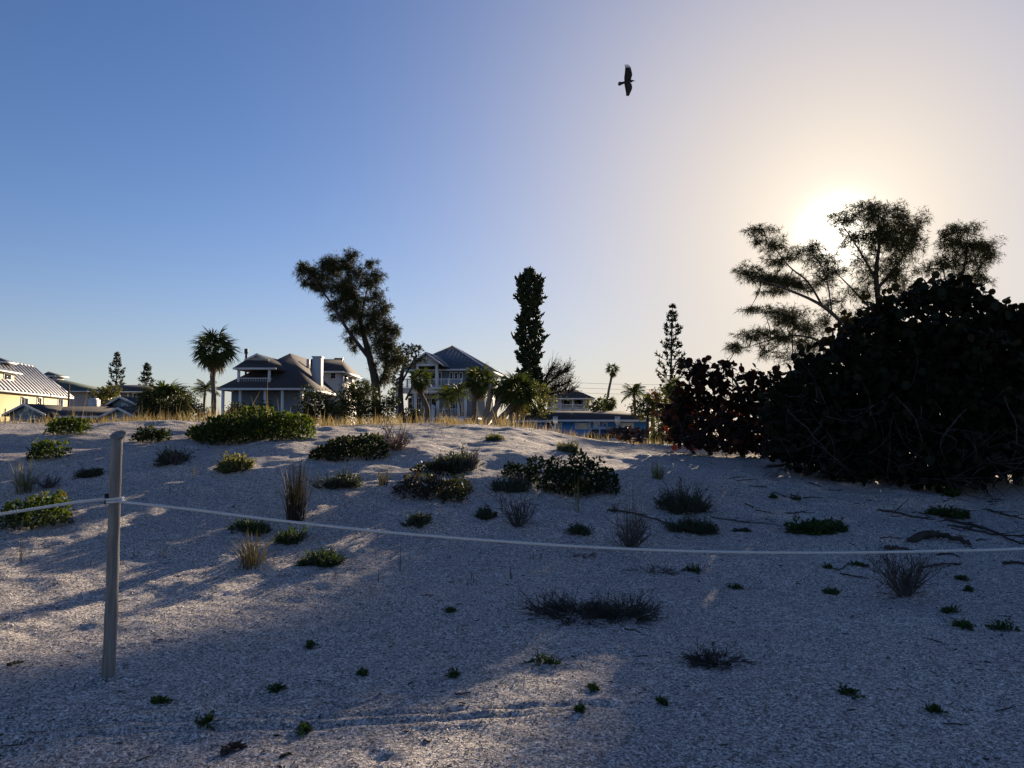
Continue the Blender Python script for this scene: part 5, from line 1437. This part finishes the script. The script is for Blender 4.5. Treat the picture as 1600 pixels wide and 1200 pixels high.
def grass(label, px, py, w, h, seed, mat_='green_grass', n=90, name='grass_clump', group=G_GRASS, upright=.5, bw=.007):
    r = np.random.default_rng(seed)
    f = hit(px, py); Y = f[1]; sc = Y / F_PX
    W, H = w * sc, h * sc
    root = thing(name, label, 'grass', f, group=group)
    a = r.uniform(0, 6.28, n); q = r.random(n)
    B = f + np.stack([np.cos(a), np.sin(a), 0 * a], 1) * (r.random((n, 1)) ** .5) * min(.12, W * .18 + .01); B[:, 2] = ground(B[:, 0], B[:, 1]) - .015
    L = H * r.uniform(.5, 1.12, n)
    t = np.linspace(0, 1, 6)
    R = q * W * .55 * (1 - upright * .5)
    P = np.zeros((n, 6, 3))
    P[:, :, 0] = B[:, None, 0] + np.cos(a)[:, None] * R[:, None] * t ** 1.6
    P[:, :, 1] = B[:, None, 1] + np.sin(a)[:, None] * R[:, None] * t ** 1.6
    P[:, :, 2] = B[:, None, 2] + L[:, None] * (t - (1 - upright) * .55 * q[:, None] * t ** 2.6)
    wd = bw * (.5 + Y / 14) * r.uniform(.6, 1.3, (n, 1)) * np.array([[.8, 1, .9, .7, .45, .1]])
    MB().ribbons(P, wd, np.stack([-np.sin(a), np.cos(a), .2 + 0 * a], 1) + r.normal(size=(n, 3)) * .4).build('blades', mat_, root, kind='stuff')
    return root

mound('longest leafy vine mound along the dune crest below the grey house', 385, 694, 225, 46, 101, flowers=9, leaf=.07, depth=.55, stalks=30)
mound('small dark vine patch joining the left end of the long crest mound', 238, 693, 62, 20, 102, 'dark_vine_leaf', depth=.5)
mound('leafy mound on the far left crest before the cottage', 104, 681, 92, 24, 103, depth=.5, stalks=14)
mound('round leafy mound beside the pale grass clump at far left', 74, 722, 72, 28, 104, flowers=3)
mound('yellow-flowered leafy mound under the left rope span', 58, 831, 124, 50, 105, leaf=.05, flowers=6, dens=.9)
mound('low vine mat with a green tip just below the dune crest', 545, 727, 140, 30, 106, 'dark_vine_leaf', flowers=2, dead=.15)
mound('largest dark leafy mound in the middle of the slope', 893, 782, 150, 62, 107, 'dark_vine_leaf', dens=1.1, leaf=.055)
mound('dark creeping mat with two yellow flowers in mid slope', 680, 787, 135, 30, 108, 'dark_vine_leaf', flowers=2, dead=.5, dens=.6, leaf=.05)
mound('flat green creeper with one yellow flower above the dark mat', 682, 748, 82, 15, 109, 'dark_vine_leaf', flowers=1, dead=.3, dens=.6, leaf=.05)
mound('low sprawling leafy skirt at the left foot of the largest dark mound', 815, 752, 60, 20, 110, 'dark_vine_leaf', dens=.8, leaf=.05)

herb('grey-green herb cushion right of the post top', 250, 729, 64, 22, 121)
herb('small dark herb cushion left of the post', 133, 747, 42, 15, 122)
herb('tan-tipped bristly cushion between the post and the tall dark sheaf', 356, 741, 54, 32, 123, 'green_grass', leaf=.05)
herb('rounded herb cushion right of the tall dark sheaf', 522, 764, 58, 26, 124)
herb('small green cushion above the rope in mid slope', 652, 824, 46, 19, 125)
herb('wide bluish herb cushion below the crest right of the reddish dry shrub', 706, 738, 76, 28, 126)
herb('grey-green cushion left of the largest dark mound', 800, 772, 58, 30, 127)
herb('large grey-green cushion, upper of the pair on the right', 1086, 805, 106, 46, 128, dens=1.3)
herb('flatter grey-green cushion, lower of the pair on the right', 1098, 838, 88, 30, 129, dens=1.2)
herb('small pale cushion just above the rope right of centre', 908, 838, 40, 18, 130)
herb('small cushion beside the bare twig shrub in mid slope', 757, 812, 46, 18, 131)
herb('green cushion between grass clump and rope at left', 447, 851, 50, 26, 132, 'green_herb_leaf')
herb('green mat behind the arching grass clump', 385, 835, 60, 20, 133, 'green_herb_leaf')
herb('bright spreading green herb below the rope at left', 488, 887, 84, 26, 134, 'green_herb_leaf', leaf=.026, dens=1.1)
herb('tiny cushion right of the pair of large cushions', 1161, 831, 26, 10, 135)
herb('yellowish herb tuft on the lit crest above the largest dark mound', 886, 708, 42, 18, 136, 'green_grass')
herb('small lit herb tuft on the crest before the porch house', 772, 689, 26, 11, 137, 'green_grass')
herb('straggling green seedlings among driftwood at right', 1300, 838, 112, 24, 138, 'green_herb_leaf', leaf=.055, dens=.35)
herb('green tuft growing out of the driftwood pile at right', 1490, 812, 60, 18, 139, 'green_herb_leaf', leaf=.05, dens=.5)
herb('leafy sprig at the foot of the black thicket on the right', 1492, 776, 26, 18, 140, 'green_herb_leaf', leaf=.06, dens=.5)

twiggy('bare twig shrub above the rope in mid slope', 810, 823, 56, 44, 151)
twiggy('bare forked shrub touching the rope right of centre', 985, 857, 66, 50, 152, n=34)
twiggy('bowl-shaped bare shrub below the rope on the right', 1412, 931, 92, 62, 153, n=44, leaves='dead_leaf')
twiggy('reddish dry shrub on the lit dune crest', 618, 702, 62, 30, 154, 'red_twig', n=44)
twiggy('dark twiggy scrub beside the pale grass at far left', 76, 762, 40, 18, 155)
twiggy('bare twigs beside the wide bluish cushion', 735, 735, 36, 26, 156)
twiggy('dark dry twigs lying behind the rope right of centre', 1020, 893, 74, 20, 157, n=22, flat=True)
twiggy('small brown twig heap just below the rope', 911, 869, 42, 9, 158, 'red_twig', n=26, flat=True)
twiggy('broad mat of dead twigs low on the slope', 895, 962, 130, 58, 159, 'dark_twig', n=70, flat=True, leaves='dead_leaf')
twiggy('bristling dark end of the dead twig mat', 965, 962, 116, 60, 160, 'dark_twig', n=90, leaves='green_herb_leaf', flat=True)
twiggy('domed tangle of dead twigs beside the sunlit strip', 1117, 1034, 92, 40, 161, 'dark_twig', n=70, flat=True)
twiggy('thin grey twigs springing from the herb cushion near the post', 275, 727, 40, 26, 162, n=14)

grass('pale arching grass clump at far left', 38, 768, 84, 54, 171, 'pale_grass', 120, upright=.2)
grass('tall dark upright grass sheaf left of centre', 462, 812, 74, 96, 172, 'sheaf_grass', 230, upright=.8)
grass('arching grass clump below the rope at left', 394, 882, 90, 60, 173, 'dark_grass', 130, upright=.3)
grass('wiry grass tuft between two herb cushions', 598, 758, 40, 34, 174, 'dark_grass', 60, upright=.6)
grass('grass tuft on the sandy path at right', 1028, 748, 42, 32, 175, 'green_grass', 70, upright=.5)
grass('very tall thin stalks rising from the bare forked shrub', 990, 845, 60, 112, 176, 'dark_grass', 12, upright=.9)
grass('lone pale stalk before the largest dark mound', 902, 800, 18, 66, 177, 'green_grass', 7, upright=.95)
grass('short tuft by the creeping root above the rope', 960, 800, 26, 18, 178, 'dark_grass', 30)
grass('wispy thin stems at the left edge below the flowered mound', 28, 876, 26, 46, 179, 'dark_grass', 6, upright=.9)
lab = 'single thin dry stalk standing alone on the bare sand slope'
for i, (px, py, hh) in enumerate([(139, 886, 22), (212, 871, 22), (258, 872, 18), (625, 892, 44), (524, 905, 26), (590, 910, 20), (742, 912, 20), (702, 872, 20), (668, 846, 18), (440, 903, 20), (345, 775, 16), (267, 770, 18), (555, 842, 18), (800, 905, 22), (832, 875, 16), (735, 905, 16), (305, 745, 20), (730, 915, 14)]):
    grass(lab, px, py, 10, hh, 200 + i, 'dark_grass', 4, 'dry_stalk', 'thin stalks scattered over the slope', .9)

for i, (px, py, w, hh, lab) in enumerate([
        (1150, 921, 20, 8, 'small seedling on the sand beside the grey lump of rock'), (1085, 895, 32, 12, 'seedling patch at the right end of the dry twigs behind the rope'),
        (1306, 931, 36, 12, 'spreading seedling left of the bowl-shaped bare shrub'), (1296, 889, 14, 8, 'tiny seedling at the left end of the curved twig'),
        (1345, 888, 30, 8, 'flat seedling just below the rope beside the curved twig'), (1520, 985, 50, 16, 'grey-green sprawling seedling near the right edge'),
        (1582, 990, 44, 20, 'dense seedling cut by the right picture edge'), (1333, 1090, 20, 14, 'lone upright seedling on bare sand in the lower right'),
        (1470, 1119, 16, 8, 'lone flat seedling nearest the lower right corner'), (853, 1042, 48, 18, 'widest seedling in the middle of the foreground sand'),
        (708, 1060, 16, 10, 'small dark seedling above the little dark stick'), (563, 1057, 18, 8, 'flat seedling at the end of the sand tracks'),
        (430, 1084, 18, 10, 'seedling just above the sand tracks'), (482, 1014, 14, 9, 'tiny seedling highest on the lit sand left of centre'),
        (320, 1134, 18, 14, 'bright green seedling right of the post foot near the bottom'), (470, 1151, 16, 17, 'upright dark seedling at the bottom left of centre'),
        (243, 1102, 22, 10, 'dark seedling closest to the foot of the post'), (702, 960, 12, 8, 'tiny seedling beside a footprint in mid foreground'),
        (1490, 960, 34, 12, 'loose seedling below and right of the bowl-shaped shrub'), (1508, 908, 16, 10, 'tiny upright seedling right of the bowl-shaped shrub'),
        (927, 1081, 9, 6, 'speck of a seedling right of the widest foreground one'), (1038, 1103, 8, 6, 'speck of a seedling below the domed twig tangle'),
        (907, 1116, 9, 8, 'dry speck of a seedling low in the centre foreground'), (1210, 780, 12, 9, 'left of two tiny sprouts in front of the thicket'),
        (1245, 783, 14, 12, 'right of two tiny sprouts in front of the thicket'), (1520, 925, 12, 10, 'thin sprout above the loose seedling at right')]):
    herb(lab, px, py, w, hh, 260 + i, 'green_herb_leaf', 'seedling', 'seedlings scattered over the beach sand', .03, .5)

# driftwood, roots and litter
def stick(label, pts, rad, seed, mat_='driftwood', name='driftwood_stick', side=0, lift=.3, group='driftwood and roots at the foot of the thicket'):
    r = np.random.default_rng(seed)
    P = np.array([hit(a, b) for a, b in pts]); n = len(pts) * 5
    C = curve(P, n); C[:, 2] = ground(C[:, 0], C[:, 1]) + rad * lift + np.abs(np.sin(np.linspace(0, 3.1, n))) * rad * .8
    C += r.normal(size=C.shape) * rad * .25
    root = thing(name, label, 'driftwood', C[0], group=group)
    mb = MB().tubes(C[None], (np.linspace(1, .45, n) * (1 + .12 * r.normal(size=n)))[None] * rad, 7)
    for k in range(side):
        i = r.integers(n // 4, n - 1); d = unit(C[min(i + 1, n - 1)] - C[i]) + r.normal(size=3) * .6; d[2] = abs(d[2]) * .3
        Q = C[i] + unit(d) * np.linspace(0, 1, 5)[:, None] * r.uniform(.15, .45) * min(.8, np.linalg.norm(C[-1] - C[0])); Q[:, 2] = np.maximum(Q[:, 2], ground(Q[:, 0], Q[:, 1]) + .004)
        mb.tubes(Q[None], np.linspace(.5, .15, 5)[None] * rad, 5)
    mb.build('wood', mat_, root, smooth=True)
stick('thickest dark driftwood log on the right sand', [(1422, 847), (1455, 842), (1480, 845), (1514, 852)], .055, 301, 'dark_wood')
stick('short flat dark driftwood piece just above the rope', [(1384, 858), (1402, 860), (1426, 862)], .03, 302, 'dark_wood')
stick('long straight root trailing from the thicket on the right', [(1372, 798), (1410, 805), (1462, 812)], .018, 303, 'dark_wood', side=3)
stick('long bundle of roots running to the right edge', [(1478, 812), (1530, 826), (1600, 852)], .024, 304, 'dark_wood', side=5)
stick('thin root below the green driftwood tuft', [(1480, 822), (1540, 835), (1600, 838)], .016, 305, 'dark_wood', side=4)
stick('upper thin root near the right edge', [(1540, 796), (1570, 806), (1600, 812)], .016, 306, 'dark_wood', side=3)
stick('arched grey bough at the foot of the thicket', [(1208, 752), (1225, 741), (1250, 739), (1272, 752)], .03, 307, side=3, lift=2.5)
stick('pale fallen branch along the thicket edge', [(1195, 735), (1240, 728), (1280, 722), (1330, 735)], .03, 308, side=4, lift=2)
stick('straight grey branch sticking out under the thicket', [(1285, 735), (1330, 744), (1378, 750)], .024, 309, side=3, lift=2)
stick('forked stick just below the rope at right', [(1442, 888), (1470, 884), (1500, 884)], .014, 310, 'dark_wood', side=2)
stick('dark stick under the rope near the right edge', [(1464, 868), (1480, 867), (1500, 871)], .014, 311, 'dark_wood')
stick('dark root at the right edge below the rope', [(1568, 882), (1585, 881), (1610, 884)], .018, 312, 'dark_wood')
stick('curved twig between seedlings below the rope', [(1308, 892), (1325, 884), (1350, 882)], .008, 313, 'dark_wood')
stick('straight twig right of the seedlings below the rope', [(1312, 897), (1335, 902), (1358, 905)], .009, 314, 'dark_wood')
stick('creeping root across the sand above the rope', [(948, 798), (985, 802), (1020, 812), (1048, 820)], .016, 315, 'dark_wood', side=4)
stick('thin runner leaving the large cushion pair', [(1110, 808), (1140, 813), (1180, 818), (1220, 822)], .010, 316, 'dark_wood', side=2)
stick('dark bark strip beside the post at the left edge', [(13, 1042), (24, 1038), (36, 1035)], .014, 317, 'dark_wood', group='litter on the beach sand')
stick('little dark stick on the raked sand left of centre', [(710, 1086), (722, 1085), (736, 1083)], .006, 318, 'dark_wood', group='litter on the beach sand')
stick('bent dark twig below the dead twig mat', [(975, 984), (990, 986), (1002, 990)], .007, 319, 'dark_wood', group='litter on the beach sand')
stick('dark seaweed clump at the bottom edge', [(348, 1182), (362, 1174), (380, 1170)], .022, 320, 'dark_wood', name='seaweed_clump', side=9, group='litter on the beach sand')
stick('small forked twig at the bottom centre', [(663, 1158), (670, 1162), (674, 1158)], .006, 321, 'dark_wood', side=2, group='litter on the beach sand')
stick('dark twig near the tracks at the bottom left', [(438, 1186), (446, 1183), (454, 1180)], .01, 322, 'dark_wood', group='litter on the beach sand')
_r = np.random.default_rng(330)
lab = 'thin dead twig lying on the shaded sand below the sea grape thicket'
for i in range(30):
    px, py = _r.uniform(1120, 1600), 0
    py = np.interp(px, [1100, 1250, 1400, 1600], [735, 765, 800, 790]) + _r.uniform(-14, 62)
    dx, dy = _r.uniform(8, 34), _r.uniform(-5, 9)
    stick(lab, [(px, py), (px + dx * .5, py + dy * .5 + _r.uniform(-3, 3)), (px + dx, py + dy)], _r.uniform(.005, .011), 400 + i, 'dark_wood', name='dead_twig', side=int(_r.integers(0, 4)), group='dead twigs under the thicket')

def stone(label, px, py, rad, seed, mat_='rock', name='stone', cat='stone', sq=.6):
    r = np.random.default_rng(seed); p = hit(px, py)
    root = thing(name, label, cat, p)
    n = 8; V = []
    for i in range(1, 6):
        ph = i / 6 * math.pi
        for j in range(n):
            q = rad * (1 + .18 * r.normal()); a = j / n * 6.283
            V.append((q * math.sin(ph) * math.cos(a), q * math.sin(ph) * math.sin(a) * .8, q * sq * math.cos(ph) + rad * sq * .5))
    i = np.arange(n); j = (i + 1) % n
    MB().add(np.array(V), [np.concatenate([np.stack([i + n * k, i + n * (k + 1), j + n * (k + 1), j + n * k], 1) for k in range(4)]), i[None], (i + 4 * n)[None, ::-1]]).build('stone_body', mat_, root, local=True, smooth=True)
stone('pale grey lump of rock near the sunlit strip', 1131, 925, .045, 341)
stone('white shell on the sand right of centre', 873, 1008, .018, 342, 'shell', 'seashell', 'shell', .4)
stone('grey half-buried rock among the driftwood at right', 1506, 838, .06, 343)

# dry grass fringe along the dune crest: nobody could count the blades
def crest_grass():
    r = np.random.default_rng(91)
    n = 15000
    x = r.uniform(-17, 4.2, n); y = r.normal(19.6, 1.0, n).clip(17.4, 23)
    px = 800 + 1200 * x / y
    dens = np.clip(.42 + 1.5 * vnoise(x * 1.3, y * .9 + 40) + .6 * vnoise(x * 4, y * 3), 0.02, 1) * np.where((px > 215) & (px < 330), 1.3, 1) * np.where(y < 18.8, .22, 1) * np.where(px > 790, .35, 1)
    ok = r.random(n) < dens
    x, y = x[ok], y[ok]; n = len(x)
    hgt = r.uniform(.10, .34, n) * (1 + .9 * vnoise(x * .8 + 3, y * .5)) * np.where(r.random(n) < .06, 1.7, 1)
    B = np.stack([x, y, ground(x, y) - .01], 1)
    a = r.uniform(0, 6.28, n); q = r.random(n) * .55
    t = np.linspace(0, 1, 5)
    P = B[:, None] + np.stack([np.cos(a)[:, None] * q[:, None] * t ** 1.7, np.sin(a)[:, None] * q[:, None] * t ** 1.7, t - .35 * q[:, None] * t ** 2.5], -1) * hgt[:, None, None]
    MB().ribbons(P, np.array([[.9, 1, .8, .5, .1]]) * .010 * r.uniform(.6, 1.5, (n, 1)), r.normal(size=(n, 3)) * [1, 1, .2]).build('crest_grass', 'dry_grass')
    o = bpy.data.objects['crest_grass']; o['kind'] = 'stuff'; o['label'] = 'dry golden grass fringing the top of the dune'; o['category'] = 'grass'
crest_grass()

# scraps of twig and shell too many and too small to count
def litter():
    r = np.random.default_rng(95)
    n = 900
    y = 2.8 + 15 * r.random(n) ** 1.4; x = r.uniform(-.75, .75, n) * y
    z = ground(x, y)
    a = r.uniform(0, 6.28, n); L = r.uniform(.008, .05, n) * (1 + (r.random(n) < .1) * 2)
    d = np.stack([np.cos(a), np.sin(a), 0 * a], 1) * L[:, None]
    B = np.stack([x, y, z + .004], 1)
    mid = B + d * .5 + r.normal(size=(n, 3)) * .004; end = B + d
    for q in (mid, end): q[:, 2] = ground(q[:, 0], q[:, 1]) + .005
    MB().tubes(np.stack([B, mid, end], 1), (np.array([[.8, 1, .5]]) * r.uniform(.0018, .005, (n, 1)) * (.7 + y[:, None] / 12)), 4).build('beach_litter', 'dark_twig', kind='stuff')
    o = bpy.data.objects['beach_litter']; o['label'] = 'dark scraps of twig strewn over the shelly sand'; o['category'] = 'litter'
litter()

# loose bits of broken shell lying on the sand: uncountable
leaf_mat('shell_bits', [(.06, .055, .05), (.12, .11, .10), (.30, .28, .25), (.62, .58, .53), (.80, .77, .72)], 0.0, .7, spec=.3)
def shell_bits():
    r = np.random.default_rng(97)
    n = 150000
    y = 2.5 + 9.5 * r.random(n) ** 1.15; x = r.uniform(-.80, .80, n) * (y + .6)
    L = r.uniform(.005, .013, n) * (.75 + y / 11)
    a = r.uniform(0, 6.28, n)
    D = np.stack([np.cos(a), np.sin(a), r.normal(size=n) * .45], 1)
    C = np.stack([x, y, ground(x, y) + .002], 1)
    MB().leaves(C, D, r.normal(size=(n, 3)) * .55 + [0, 0, 1], L, L * r.uniform(.5, .95, n)).build('shell_fragments', 'shell_bits', kind='stuff')
    o = bpy.data.objects['shell_fragments']; o['label'] = 'broken shell bits speckling the beach sand in the foreground'; o['category'] = 'shells'
shell_bits()
